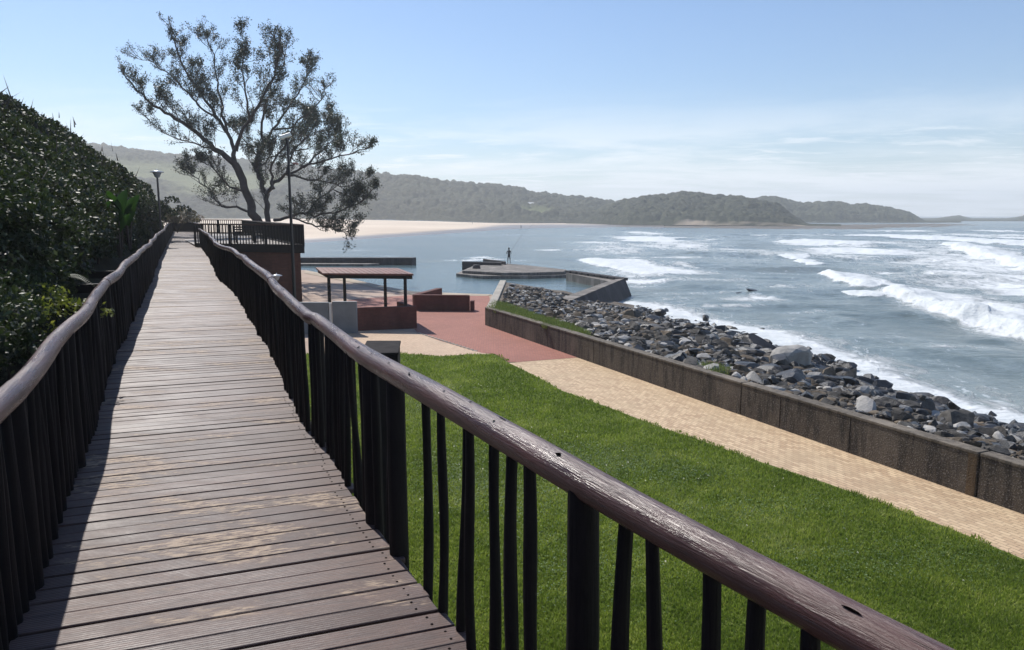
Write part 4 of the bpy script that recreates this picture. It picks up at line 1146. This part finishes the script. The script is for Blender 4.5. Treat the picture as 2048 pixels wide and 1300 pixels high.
# clump centres: sampled so that near ones are as dense on the slope as far ones
nC = 2700
dC = np.exp(RNG.uniform(math.log(3.0), math.log(60), nC*2)); lC = RNG.uniform(0.45, 1, nC*2)**1.0*0 + RNG.gamma(1.6, 1.9, nC*2) + .35
k = (lC < 16); dC = dC[k][:nC]; lC = lC[k][:nC]
dC = np.concatenate([dC, np.exp(RNG.uniform(math.log(3), math.log(50), 800))]); lC = np.concatenate([lC, RNG.uniform(.45, 1.3, 800)])
# long bare distances: keep inside view
xC = np.interp(dC, gL, vL) - .25 - lC
k = (xC/np.maximum(dC, .1) > -.95); dC = dC[k]; lC = lC[k]; xC = xC[k]
zC = EYE + hprof(lC, dC) - .42 + .75*(fbm(xC*.38, dC*.38, 71)-.5)*2
rC = (.30 + .40*RNG.random(len(dC))) * np.interp(dC, [3, 10, 40], [.6, .85, 1.25]); rC = np.minimum(rC, lC*.8+.12)
zC -= .25*np.exp(-(lC/1.0)**2)
d4 = np.exp(RNG.uniform(math.log(8), math.log(50), 750)); l4 = RNG.uniform(.5, 1.7, 750); x4 = np.interp(d4, gL, vL) - .25 - l4
z4 = EYE + RNG.uniform(-1.0, .1 + .55*l4)*np.interp(d4, [8, 20], [.5, 1]) - .1
xC = np.concatenate([xC, x4]); zC = np.concatenate([zC, z4]); dC = np.concatenate([dC, d4]); lC = np.concatenate([lC, l4]); rC = np.concatenate([rC, RNG.uniform(.22, .42, 750)*np.interp(d4, [8, 40], [.8, 1.2])])
cen = np.stack([xC, dC, zC], 1)
nper = 270
c, kk = shell(cen, rC, nper, None)
okm = (c[:, 0] < np.interp(c[:, 1], gL, vL) - .22) & ((c[:, 0] < np.interp(c[:, 1], gL, vL) - .45) | (c[:, 2] < 4.0))
c = c[okm]; kk = kk[okm]
sz = (.014 + .0023*c[:, 1])*(.6+.8*RNG.random(len(c)))
Vv = leaf_quads(c[:, 0], c[:, 1], c[:, 2], sz, .5)
ctone = RNG.random(len(cen))
high = np.clip((lC-2.5)/3, 0, 1)
tn = np.clip(.30 + .62*(ctone[kk]-.5) + RNG.normal(0, .17, len(c)) - .18*high[kk], 0, 1); tn = np.where(RNG.random(len(c)) < .03, 1, tn)
Fv = np.arange(len(Vv)).reshape(-1, 4)
dry = np.clip(high[kk]*.95 + (RNG.random(len(cen))[kk] < .15)*.6 + RNG.normal(0, .15, len(c)), 0, 1)
tag(np_mesh('undergrowth', Vv, Fv, M_BUSH, attrs={'tone': np.repeat(tn, 4), 'dry': np.repeat(dry, 4)}), kind='stuff')
# twigs poking out of the ridge
n = 9000
i_ = RNG.integers(0, len(cen), n); p0 = cen[i_] + RNG.normal(size=(n, 3))*rC[i_][:, None]*.45
dr = RNG.normal(size=(n, 3))*.45 + np.array([-.1, 0, 1.0]); dr /= np.linalg.norm(dr, axis=1)[:, None]; ln = (.22+.5*RNG.random(n)**2)*np.interp(p0[:, 1], [3, 12, 40], [.35, .8, 1.1])
hi_ = lC[i_] > 1.2; p0 = p0[hi_]; dr = dr[hi_]; ln = ln[hi_]; n = len(p0)
sd2 = np.cross(dr, RNG.normal(size=(n, 3))); sd2 /= np.linalg.norm(sd2, axis=1)[:, None]; wd = (.003+.0007*p0[:, 1])[:, None]
V3 = np.stack([p0-sd2*wd, p0+sd2*wd, p0+dr*ln[:, None]], 1).reshape(-1, 3)
tag(np_mesh('bare_twigs', V3, np.arange(len(V3)).reshape(-1, 3), M_TWIG), kind='stuff')

# yellow-green shrub near the handrail
def shrub(name, label, x, y, z, w_, h_, n, size, mat, asp=.5, nclump=14, group=None):
    root = empty(name, (x, y, z-h_*.8), label, 'shrub', group)
    r = np.random.default_rng(int(abs(x*100)+abs(y*10)))
    cc = np.stack([r.normal(0, w_*.38, nclump), r.normal(0, w_*.38, nclump), r.uniform(.25, .85, nclump)*h_], 1)
    c, k = shell(cc, np.full(nclump, w_*.35), n//nclump, None)
    V_ = leaf_quads(c[:, 0], c[:, 1], c[:, 2], size*(.6+.8*RNG.random(len(c))), asp)
    o = np_mesh('foliage', V_, np.arange(len(V_)).reshape(-1, 4), mat, root, attrs={'tone': np.repeat(RNG.random(len(c)), 4)})
    m = MB()
    for i in range(min(6, nclump)): m.tube([(0, 0, -.5), tuple(cc[i]*.5), tuple(cc[i])], [.02, .013, .006], 6)
    m.build('stem', M_BARK, root, local=True)
    return root
q = Q(45, 585, 7.6); shrub('shrub', 'bright yellow-green leafy shrub low beside the hillside handrail', q[0], q[1], q[2], .75, .55, 2600, .024, M_YELLOWBUSH)
q = Q(15, 650, 6.4); shrub('shrub', 'smaller dull green shrub tucked below the yellow-green one', q[0], q[1], q[2]-.1, .6, .5, 1500, .022, M_BUSH)
# broad-leaved plants
def broad_plant(px_, py_, d_, n, Ls, label, seed):
    q = Q(px_, py_, d_); root = empty('banana_plant', (q[0], q[1], q[2]-1.2), label, 'plant', 'broad-leaved plants on the hillside')
    r = random.Random(seed)
    for i in range(n):
        a = r.uniform(0, 6.28); tilt = r.uniform(.15, .55); L = Ls*r.uniform(.8, 1.15); W_ = L*.15
        base = Vector((r.uniform(-.12, .12)*Ls, r.uniform(-.15, .15), r.uniform(.1, .5)*Ls+.35)); dr_ = Vector((math.cos(a)*math.sin(tilt), math.sin(a)*math.sin(tilt)*.6, math.cos(tilt)))
        side = dr_.cross(Vector((0, 1, 0.2))).normalized(); vs = []; fs = []; K = 9
        fold = dr_.cross(side).normalized()
        for k in range(K+1):
            t = k/K; w2 = W_*math.sin(math.pi*min(1, t*.92+.06))**.7; p = base + dr_*L*t + Vector((math.cos(a), math.sin(a)*.5, 0))*.22*L*t*t - Vector((0, 0, .18*L*t*t))
            vs += [p - side*w2 + fold*w2*.35, p, p + side*w2 + fold*w2*.35]
        for k in range(K): fs += [(3*k, 3*k+1, 3*k+4, 3*k+3), (3*k+1, 3*k+2, 3*k+5, 3*k+4)]
        me_v = np.array([tuple(v) for v in vs]); o = np_mesh('leaf', me_v, np.array(fs), M_BANANA, root, smooth=True, attrs={'tone': np.full(len(vs), r.random())})
        m = MB(); m.tube([(base.x*.3, base.y*.3, -.1), tuple(base)], [.022, .014], 6); m.build('stalk', M_TREELEAF if False else M_BARK, root, local=True)
broad_plant(185, 400, 15.5, 5, .7, 'broad-leaved plant with two upright paddle leaves, lower on the slope of bushes', 3)
broad_plant(232, 402, 17.5, 6, .8, 'taller broad-leaved plant with bright backlit leaves, closer to the lamp post', 5)
broad_plant(252, 395, 19, 5, .8, 'broad-leaved plant half hidden behind the brighter one on the slope', 8)
# arching fronds by the handrail
def fronds(px_, py_, d_, n, L0, label, seed):
    q = Q(px_, py_, d_); root = empty('fern', (q[0], q[1], q[2]), label, 'plant'); r = random.Random(seed)
    for i in range(n):
        Vf = []; Ff = []
        a = r.uniform(0, 6.28); L = L0*r.uniform(.6, 1.1)
        prev = None
        for k in range(26):
            t = k/25; p = Vector((math.cos(a)*L*t, math.sin(a)*L*t*.8, L*(.75*t-.95*t*t)))
            wl_ = L*.16*math.sin(math.pi*min(1, t*.95+.05)); s_ = Vector((-math.sin(a), math.cos(a), 0)); f_ = Vector((math.cos(a), math.sin(a), 0))
            for sg in (-1, 1):
                b_ = len(Vf); tip = p + s_*sg*wl_ + f_*wl_*.5 - Vector((0, 0, wl_*.25))
                Vf += [tuple(p - f_*.007), tuple(p + f_*.012), tuple(tip + f_*.004), tuple(tip - f_*.004)]; Ff.append((b_, b_+1, b_+2, b_+3))
        np_mesh('frond', np.array(Vf), np.array(Ff), M_FROND, root, attrs={'tone': RNG.random(len(Vf))})
fronds(120, 560, 9.2, 12, .5, 'grey-green fern with arching fronds just behind the hillside handrail', 2)
fronds(40, 548, 8.8, 12, .5, 'grey-green fern spreading above the yellow-green shrub', 4)

# pale dry shrubs and flowers past the end of the scrub
q = Q(352, 425, 58); shrub('shrub', 'dry tan flowering shrub beyond the end of the hillside scrub', q[0], q[1], q[2], 1.6, 1.3, 1500, .11, leaf_mat('tan_leaves', [(0, (.15, .12, .07)), (1, (.55, .42, .28))], .7, .3))
q = Q(335, 405, 52); shrub('shrub', 'thin green shrub beside the far lamp post', q[0], q[1], q[2], 1.6, 1.9, 1600, .10, M_BUSH)
q = Q(380, 436, 76); shrub('shrub', 'low pinkish shrub peeping over the far end railing', q[0], q[1], q[2], 1.2, .9, 800, .11, leaf_mat('pinkish_leaves', [(0, (.2, .13, .1)), (1, (.6, .48, .42))], .7, .3))

# ------------------------------------------------------------------ the big tree
TD = 63.0
tree = empty('seaside_tree', (*Q(530, 440, TD)[:2], 0), 'tall sparse dark tree with forked leaning trunks behind the viewing platform', 'tree')
tl = Vector(tree.location)
rt = random.Random(12)
limbs = [ # photo polyline, start radius px, end radius px, depth drift
    ([(530,470),(512,437),(495,402),(480,355),(468,322)], 13, 10, 0, 0),
    ([(468,322),(440,300),(415,278),(385,252),(345,228),(310,205),(275,175),(243,140)], 9, 1.8, 0, -5),
    ([(440,300),(405,288),(378,276),(345,268),(310,248),(275,215)], 3, .8, 0, 5),
    ([(468,322),(470,295),(452,255),(430,222),(398,175),(365,125),(345,70),(338,38)], 7, 1.2, 0, 3),
    ([(452,255),(440,200),(432,150),(425,95),(405,45)], 4.5, 1, 3, 7),
    ([(470,295),(482,255),(500,225),(520,190),(545,140),(560,90),(562,60)], 6, 1, 0, -4),
    ([(430,222),(400,205),(370,170),(340,140),(300,110),(268,100)], 3.5, .8, 2, 7),
    ([(500,225),(490,170),(480,120),(490,75)], 3.5, .8, -2, -6),
    ([(549,470),(534,425),(532,385),(522,358),(512,335),(516,305),(530,280)], 8, 5, 0, 2),
    ([(532,385),(550,362),(575,345),(610,330),(650,318),(700,300),(735,292)], 5.5, 1, 0, -4),
    ([(530,280),(548,250),(570,215),(595,180),(615,140),(628,118)], 4.5, .9, 2, 6),
    ([(530,280),(525,235),(532,185),(545,150),(570,110),(575,72)], 4, .8, 2, -3),
    ([(516,305),(495,280),(480,262),(460,245)], 3, 1, 2, 6),
    ([(548,250),(590,245),(625,238),(655,232),(662,212)], 3, .8, 3, 5),
    ([(575,345),(585,300),(610,270),(640,255),(665,250)], 3.5, .8, -1, 4),
    ([(610,330),(640,300),(668,275),(690,262)], 3, .8, -2, 2),
    ([(549,440),(580,432),(612,428),(645,430),(690,418),(735,398),(750,378)], 5, .9, 0, -5),
    ([(580,432),(600,440),(625,450),(655,455),(688,462),(704,472)], 3.5, .8, -1, -6),
    ([(575,345),(620,355),(665,362),(700,368),(740,352)], 3.2, .8, -1, 4),
    ([(612,428),(640,395),(670,375),(700,392),(722,402)], 3.2, .8, -2, 2),
    ([(500,420),(470,416),(445,412),(425,392),(405,368),(382,348),(380,338)], 4, .8, 0, 4),
    ([(487,380),(460,370),(435,345),(418,325),(400,318)], 3.2, .7, 0, -4),
    ([(548,375),(540,335),(556,300),(575,270),(600,230),(640,190),(652,170)], 4, .8, -1, -5),
    ([(512,335),(540,310),(575,300),(605,290),(640,285),(672,282)], 3, .7, 1, 5),
]
MTk = MB(); twigs = []
pxm = TD/F
def w3(x, y, dd_): 
    q = Q(x, y, TD+dd_); return Vector(q)
segs_for_leaves = []
for pts, r0, r1, z0, z1 in limbs:
    n_ = len(pts); P3 = []
    for i, (x, y) in enumerate(pts):
        x = 524+(x-524)*.97; y = 440-(440-y)*.95 if y < 440 else y; t = i/(n_-1); P3.append(w3(x, y, z0+(z1-z0)*t))
    # resample with wiggle
    out = []; 
    for i in range(n_-1):
        for s_ in range(3):
            p = P3[i].lerp(P3[i+1], s_/3)
            if i or s_: p = p + Vector((rt.gauss(0, .07), rt.gauss(0, .15), rt.gauss(0, .07)))
            out.append(p)
    out.append(P3[-1]); K = len(out)
    rad_ = [(r0+(r1-r0)*(k/(K-1))**.7)*pxm*.74 for k in range(K)]
    MTk.tube(out, rad_, 8, wob=.05, seed=n_)
    segs_for_leaves.append((out, rad_, r0))
def branch(p, dr_, L, r_, depth, out_tw):
    K = 5; pts = [p]; d_ = dr_.normalized()
    for k in range(K):
        d_ = (d_ + Vector((rt.gauss(0, .16), rt.gauss(0, .16), rt.gauss(0.04, .12)))).normalized(); pts.append(pts[-1]+d_*L/K)
    MTk.tube(pts, [r_*(1-.75*k/K) for k in range(K+1)], 5, cap=False)
    if depth == 0: out_tw.append(pts); return
    for k in range(2, K+1):
        for _ in range(1 if rt.random() < .55 else 2):
            dd_ = (d_ + Vector((rt.gauss(0, .42), rt.gauss(0, .5), rt.gauss(.25, .3)))).normalized()
            branch(pts[k], dd_, L*rt.uniform(.45, .75), r_*.55, depth-1, out_tw)
TW = []
for (out, rad_, r0) in segs_for_leaves[1:]:
    K = len(out)
    for k in range(max(3, int(K*.2)), K, 1):
        for _q in range(2 if rt.random() < .5 else 1):
            tdir = (out[min(k+1, K-1)]-out[k-1]).normalized()
            dd_ = (tdir*.8 + Vector((rt.gauss(0, .55), rt.gauss(0, .7), rt.gauss(.5, .45)))).normalized()
            branch(out[k], dd_, rt.uniform(1.3, 2.5)*(1-.55*k/K), .030, 1 if rt.random() < .6 else 2, TW)
    branch(out[-1], (out[-1]-out[-3]).normalized(), .6, .03, 1, TW)
trunk = MTk.build('trunk', M_BARK, tree)
print('twigs', len(TW))
cs = []
for pts in TW:
    if rt.random() < .10: continue
    dens = rt.choice([1, 3, 7, 9])
    for j in range(dens):
        t = (.15+.85*rt.random())*(len(pts)-1); i = int(min(t, len(pts)-2)); p = pts[i].lerp(pts[i+1], t-i)
        for _ in range(3): cs.append(tuple(p + Vector((rt.gauss(0, .11), rt.gauss(0, .11), rt.gauss(.04, .13)))))
cs = np.array(cs); print('leaves', len(cs))
V_ = leaf_quads(cs[:, 0]-tl.x, cs[:, 1]-tl.y, cs[:, 2]-tl.z, .076*(.6+.8*RNG.random(len(cs))), .38)
np_mesh('crown', V_, np.arange(len(V_)).reshape(-1, 4), M_TREELEAF, tree, attrs={'tone': np.repeat(RNG.random(len(cs)), 4)})

# ------------------------------------------------------------------ people
def person(loc, rz_, label, rod=False, scale=1.0, top=(.03, .03, .035), low=(.03, .035, .05)):
    root = empty('person', loc, label, 'person', rz=rz_)
    v = [(0,0,.92),(0,.01,1.15),(0,0,1.40),(0,0,1.50),(0,-.02,1.60),(0,-.02,1.70)]; e_ = [(0,1),(1,2),(2,3),(3,4),(4,5)]
    r_ = [.14,.125,.13,.055,.09,.075]
    for sx in (-1, 1):
        b = len(v); v += [(sx*.09,0,.86),(sx*.11,-.02-.05*sx,.48),(sx*.12,.03-.08*sx,.09),(sx*.13,-.13-.08*sx,.04)]; r_ += [.095,.06,.042,.035]; e_ += [(0,b),(b,b+1),(b+1,b+2),(b+2,b+3)]
        b = len(v)
        if rod: v += [(sx*.19,0,1.38),(sx*.26,-.06,1.12),(sx*.10,-.30,1.10+.08*sx),(sx*.06,-.37,1.12+.08*sx)]
        else: v += [(sx*.19,0,1.38),(sx*.25,.02,1.10),(sx*.25,-.05,.86),(sx*.25,-.08,.78)]
        r_ += [.055,.042,.03,.022]; e_ += [(2,b),(b,b+1),(b+1,b+2),(b+2,b+3)]
        h = b+3
        for k in range(5):
            c_ = len(v); hv = Vector(v[h]); o_ = Vector(((k-2)*.016, -.045 if k else -.01, -.03 if not rod else -.01)); v += [tuple(hv+o_*.6), tuple(hv+o_*1.3)]; r_ += [.008,.007]; e_ += [(h, c_), (c_, c_+1)]
    me = bpy.data.meshes.new('body'); me.from_pydata(v, e_, []); me.materials.append(simple('dark_clothes', top, .8, .2, 9))
    o = bpy.data.objects.new('body', me); C.objects.link(o); o.parent = root
    sk = o.modifiers.new('skin', 'SKIN'); sub = o.modifiers.new('sub', 'SUBSURF'); sub.levels = sub.render_levels = 1
    for i, d_ in enumerate(me.skin_vertices[0].data): d_.radius = (r_[i], r_[i]*.8); d_.use_root = (i == 0)
    m = MB(); m.lathe((0, -.015, 1.66), [(.001, .125), (.05, .118), (.092, .07), (.098, .0), (.07, -.04)], 12); m.build('hair', M_NAIL, root, local=True)
    root.scale = (scale,)*3
    return root
q = P(1018, 528.5, 0.0)
person((q[0], q[1], 0.0), math.radians(195), 'person in dark clothes standing on the pool platform, fishing with a long rod', True)
m = MB(); a = Vector((q[0]+.05, q[1]+.35, 1.15)); m.tube([a, a+Vector((1.3, 1.2, 1.9)), a+Vector((2.6, 2.2, 3.1))], [.016, .010, .005], 6)
tag(m.build('fishing_rod', M_METAL), 'long thin fishing rod held out over the surf', 'fishing rod')
q = P(1042, 458, -.9); person((q[0], q[1], -.95), 1.0, 'tiny figure standing at the waterline where the beach ends', False)
q = P(945, 448, -.2); person((q[0], q[1], -.3), 2.0, 'tiny figure on the open sand midway along the beach', False)

# ------------------------------------------------------------------ far shore
def interp(tab, x): t = np.array(tab, float); return np.interp(x, t[:, 0], t[:, 1])
xs = np.arange(-1600, 1330, 8.0)
shore_y = [(-1600,486),(600,486),(700,480),(830,471.5),(940,464),(1035,457.5),(1120,455.5),(1240,455.5),(1400,457),(1560,459),(1660,463),(1760,463)]
bz = [(-1600,2.6),(620,2.6),(860,.9),(1000,-.5),(1200,-.6),(1760,-.6)]
sy = interp(shore_y, xs); sd_ = np.array([P(x, y, SEA_Z)[1] for x, y in zip(xs, sy)])
U = np.array([ray(x, 450)[0]/ray(x, 450)[1] for x in xs])
T = np.linspace(-.08, 1, 26)
bd = np.maximum(sd_+60, 540)
DDm = sd_[:, None] + (bd-sd_)[:, None]*T[None, :]
Zm = SEA_Z + (interp(bz, xs)-SEA_Z)[:, None]*np.clip(T[None, :], 0, 1)**.7 + np.where(T[None, :] < 0, -.5, 0) + .12*(fbm(xs[:, None]*.05+0*T, T[None, :]*8+0*xs[:, None], 5)-.4)*(T[None, :] > .1)
Xm = U[:, None]*DDm
nr, nc = Xm.shape; idx = np.arange(nr*nc).reshape(nr, nc); FQ = np.stack([idx[:-1, :-1], idx[1:, :-1], idx[1:, 1:], idx[:-1, 1:]], -1).reshape(-1, 4)
# wetness by height
def sand_mat():
    m = MT('beach_sand', .9, .2); g = m.n('ShaderNodeSeparateXYZ'); geo = m.n('ShaderNodeNewGeometry'); m.l(geo.outputs['Position'], g.inputs[0])
    nz = m.noise(m.co('Position', (.01, .02, 1)), 1, 5)
    c = m.ramp(nz, [(.3, (.58, .47, .36)), (.7, (.70, .585, .46))])
    wz = m.math('ADD', g.outputs[2], m.math('MULTIPLY', nz, .4)); c = m.mix(m.rng(wz, -.62, -.25, 1, 0), c, (.20, .17, .15))
    m.col(c); m.l(m.rng(g.outputs[2], -.8, -.4, .35, .9), m.b.inputs['Roughness']); return m.m
M_BEACH = sand_mat()
tag(np_mesh('beach', np.stack([Xm, DDm, Zm], -1).reshape(-1, 3), FQ, M_BEACH, smooth=True), kind='structure')

def wood_mat():
    m = MT('coastal_woodland', .9, .15)
    a = m.noise(m.co('Position', (.02, .02, .03)), 1, 4); b = m.noise(m.co('Position', (.3, .3, .4)), 1, 6, .7)
    c = m.mix(m.rng(a, .35, .68), (.014, .019, .011), (.040, .046, .024)); c = m.mix(m.rng(b, .45, .62, 0, .75), c, (.085, .088, .045))
    g = m.attr('grassy'); c = m.mix(g, c, m.mix(m.rng(b, .3, .7), (.13, .15, .06), (.18, .19, .08)))
    sa = m.attr('sandy'); c = m.mix(m.rng(sa, .3, .6), c, (.45, .36, .27))
    m.col(c); m.bump(b, 1.0, 1.5); return m.m
M_WOOD = wood_mat()
def canopy(x, y, cell, seed):
    gx = np.floor(x/cell); gy = np.floor(y/cell); best = np.zeros(x.shape)
    for i in (-1, 0, 1):
        for j in (-1, 0, 1):
            a = gx+i; b = gy+j; jx = vnoise(a*7.13+.5, b*3.77+.5, seed); jy = vnoise(a*5.31+.5, b*9.17+.5, seed+1); hh_ = .45+.75*vnoise(a*2.7+.3, b*6.1+.7, seed+2)
            dx = x-(a+jx)*cell; dy = y-(b+jy)*cell; r2 = (dx*dx+dy*dy)/(cell*.78)**2
            best = np.maximum(best, np.sqrt(np.clip(1-r2, 0, 1))*hh_)
    return best
def ridge(x0, x1, step, base_d, crest_d, base_z, crest, rows, cell, ch, seed, curve=1.0, grassy=(), sandy=None, gul=0):
    xs = np.arange(x0, x1, step); U = (xs-1024)/F/ct
    t = np.concatenate([np.linspace(0, 1, rows), np.linspace(1.03, 1.5, rows//5)])
    bd = interp(base_d, xs) if isinstance(base_d, list) else np.full(xs.shape, float(base_d)); cd = interp(crest_d, xs) if isinstance(crest_d, list) else np.full(xs.shape, float(crest_d))
    cyy = interp(crest, xs)
    D = bd[:, None] + (cd-bd)[:, None]*t[None, :]
    cz = EYE + cd*(430-cyy)/F/(1.0) - ch*.6
    prof = np.where(t <= 1, np.sin(np.minimum(t, 1)*math.pi/2)**curve, np.cos((t-1)*math.pi*.8))
    X_ = U[:, None]*D*(1+.0*t)
    bz_ = interp(base_z, xs) if isinstance(base_z, list) else np.full(xs.shape, float(base_z))
    H = bz_[:, None] + np.maximum(cz-bz_, .5)[:, None]*prof[None, :]
    amp = np.clip((cz-bz_)/15, 0.1, 1)[:, None]*np.sin(np.clip(t, 0, 1)*math.pi)[None, :]
    H = H + amp*(gul*(fbm(X_*.012, D*.012, seed+5)-.5) + 3*(fbm(X_*.03, D*.03, seed+6)-.5))
    ga = np.zeros(X_.shape)
    for gx, gy, rx, ry in grassy: ga = np.maximum(ga, np.clip(1.4-(((X_-gx)/rx)**2+((D-gy)/ry)**2)+ .5*(fbm(X_*.05, D*.05, 9)-.5), 0, 1))
    sa = np.zeros(X_.shape)
    if sandy is not None: sa = sandy(X_, D, t[None, :]+0*X_, xs[:, None]+0*X_)
    cn = canopy(X_, D, cell, seed)*.75 + .35*canopy(X_, D, cell*.5, seed+20) + .5*np.clip(fbm(X_*.06, D*.06, seed+30)-.55, 0, 1)*2
    H2 = H + ch*np.clip((cz-bz_)/8, .05, 1)[:, None]*cn*(1-ga*.9)*(1-np.clip(sa, 0, 1)*.9)*np.clip(t*12, .1, 1)[None, :]
    nr, nc = X_.shape; idx = np.arange(nr*nc).reshape(nr, nc); FQ = np.stack([idx[:-1, :-1], idx[1:, :-1], idx[1:, 1:], idx[:-1, 1:]], -1).reshape(-1, 4)
    tag(np_mesh('hill', np.stack([X_, D, H2], -1).reshape(-1, 3), FQ, M_WOOD, smooth=True, attrs={'grassy': ga.ravel(), 'sandy': sa.ravel()}), kind='structure')
    return xs, D, H, X_
crest1 = [(-1600,150),(-800,200),(0,275),(240,300),(300,311),(350,318),(400,322),(480,326),(600,338),(700,346),(760,352),(840,360),(900,367),(960,372),(1000,375),(1045,381),(1060,388),(1100,393),(1150,398),(1200,403),(1260,408),(1320,414),(1400,420),(1500,426)]
G1 = [Q(440, 415, 610), Q(1070, 424, 640)]
xs1, D1, H1, X1 = ridge(-1600, 1500, 1.6, 535, [(-1600,900),(600,800),(1100,760),(1500,700)], [(-1600,2),(620,2.2),(860,.8),(1000,-.4),(1500,-.4)], crest1, 120, 7.0, 6.0, 200, 1.0, [(G1[0][0], 640, 45, 60), (Q(1070, 424, 585)[0], 585, 13, 22), (Q(300, 380, 640)[0], 650, 60, 30)], gul=16)
crest2 = [(1130,452),(1160,436),(1200,418),(1250,402),(1290,394),(1320,392),(1345,388),(1365,387),(1400,391),(1450,395),(1480,400),(1520,408),(1550,416),(1575,428),(1600,438),(1640,447),(1665,456)]
def sand2(X_, D, t, xp): return np.where(t < .05, .1+.6*fbm(X_*.05, D*.1, 3), 0)*np.clip((xp-1180)/200, 0, 1.0)
ridge(1130, 1670, 1.3, [(1130,520),(1180,500),(1250,440),(1665,395)], [(1130,560),(1400,540),(1665,430)], -.7, crest2, 90, 5.5, 4.2, 300, .9, sandy=sand2, gul=6)
crest3 = [(1420,430),(1450,408),(1490,404),(1510,398),(1540,396),(1560,402),(1580,408),(1600,409),(1630,406),(1660,407),(1690,413),(1705,410),(1720,413),(1770,420),(1800,424),(1830,434),(1865,446),(1900,455)]
ridge(1420, 1905, 1.3, 620, [(1420,760),(1905,680)], -.8, crest3, 60, 7, 5, 400, .9, gul=8)
crest4 = [(1700,444),(1800,436),(1840,434),(1870,431),(1900,429),(1930,433),(1960,434),(2000,432),(2048,427),(2150,422),(2400,420)]
ridge(1700, 2400, 3, 760, 1250, -.9, crest4, 30, 14, 6, 500, .9)

# rock shelf before the far headland
def shelf_mat():
    m = MT('reef_rock', .8, .3); n_ = m.noise(m.co('Position', (.2, .4, 1)), 1, 6, .7); m.col(m.ramp(n_, [(.35, (.06, .05, .045)), (.55, (.13, .11, .09)), (.75, (.36, .29, .22))])); m.bump(n_, .8, .3); return m.m
xs = np.arange(1080, 1960, 3.0); U = (xs-1024)/F/ct
rows = np.linspace(0, 1, 24)
near_d = interp([(1080,395),(1240,385),(1400,362),(1560,335),(1700,320),(1800,330),(1960,420)], xs); far_d = interp([(1080,420),(1240,430),(1560,420),(1700,520),(1960,620)], xs)
D = near_d[:, None]+(far_d-near_d)[:, None]*rows; X_ = U[:, None]*D
env = np.sin(rows*math.pi)[None, :]**.5
Z_ = SEA_Z - .25 + env*(.15+.75*fbm(X_*.08, D*.05, 77)+.35*(fbm(X_*.3, D*.2, 78)-.3))*np.interp(xs, [1080,1200,1560,1850,1960], [.3,.6,1,.7,.2])[:, None]
nr, nc = X_.shape; idx = np.arange(nr*nc).reshape(nr, nc); FQ = np.stack([idx[:-1, :-1], idx[1:, :-1], idx[1:, 1:], idx[:-1, 1:]], -1).reshape(-1, 4)
tag(np_mesh('rock_shelf', np.stack([X_, D, Z_], -1).reshape(-1, 3), FQ, shelf_mat(), smooth=True), kind='structure')

# house on the hill
hy_i = int(np.argmin(np.abs(xs1-1057)))
sl_ = (H1[hy_i]-EYE)/D1[hy_i]; tgt = (430-417)/F
jj = int(np.argmax(sl_ > tgt)); hd = float(D1[hy_i][jj]); hz = float(H1[hy_i][jj]); hx = float(X1[hy_i][jj]); print('house', hx, hd, hz)
ho = empty('house', (hx, hd-6, hz), 'lone house with a pale hipped roof in a clearing on the wooded hill', 'house')
zb_ = EYE + (hd-6)*(430-417.5)/F; 
m = MB(); m.box((hx, hd-6, zb_+1.3), (12, 8, 3.4)); m.build('wall', simple('house_wall', (.38, .36, .34), .8, .1, 1), ho)
m = MB(); z0 = zb_+3.0
m.add([(hx-7.2, hd-11, z0), (hx+7.2, hd-11, z0), (hx+7.2, hd-1, z0), (hx-7.2, hd-1, z0), (hx-3, hd-6, z0+2.2), (hx+3, hd-6, z0+2.2)], [(0,1,5,4), (1,2,5), (2,3,4,5), (3,0,4), (3,2,1,0)])
m.box((hx-8.5, hd-7, z0-.2), (5, 6, 1.2)); m.build('roof', simple('house_roof', (.50, .50, .50), .6, .1, 1), ho)
for k in range(4):
    m = MB(); m.box((hx-4.2+2.8*k, hd-10.02, zb_+1.6), (1.4, .1, 1.3)); m.build('window', simple('window_glass', (.03, .04, .05), .1, .1, 1), ho)

# ------------------------------------------------------------------ haze
m = MB(); m.box((200, 1350, 52), (5600, 4300, 110)); 
hz_o = m.build('haze', None)
hm = bpy.data.materials.new('sea_haze'); hm.use_nodes = True; t_ = hm.node_tree
for n_ in list(t_.nodes): t_.nodes.remove(n_)
o_ = t_.nodes.new('ShaderNodeOutputMaterial'); v_ = t_.nodes.new('ShaderNodeVolumePrincipled')
v_.inputs['Color'].default_value = (.93, .97, 1, 1); v_.inputs['Density'].default_value = .0005; v_.inputs['Anisotropy'].default_value = .15
t_.links.new(v_.outputs[0], o_.inputs['Volume'])
hz_o.data.materials.clear(); hz_o.data.materials.append(hm); tag(hz_o, kind='stuff')
hz_o.location = (0, 0, 0)
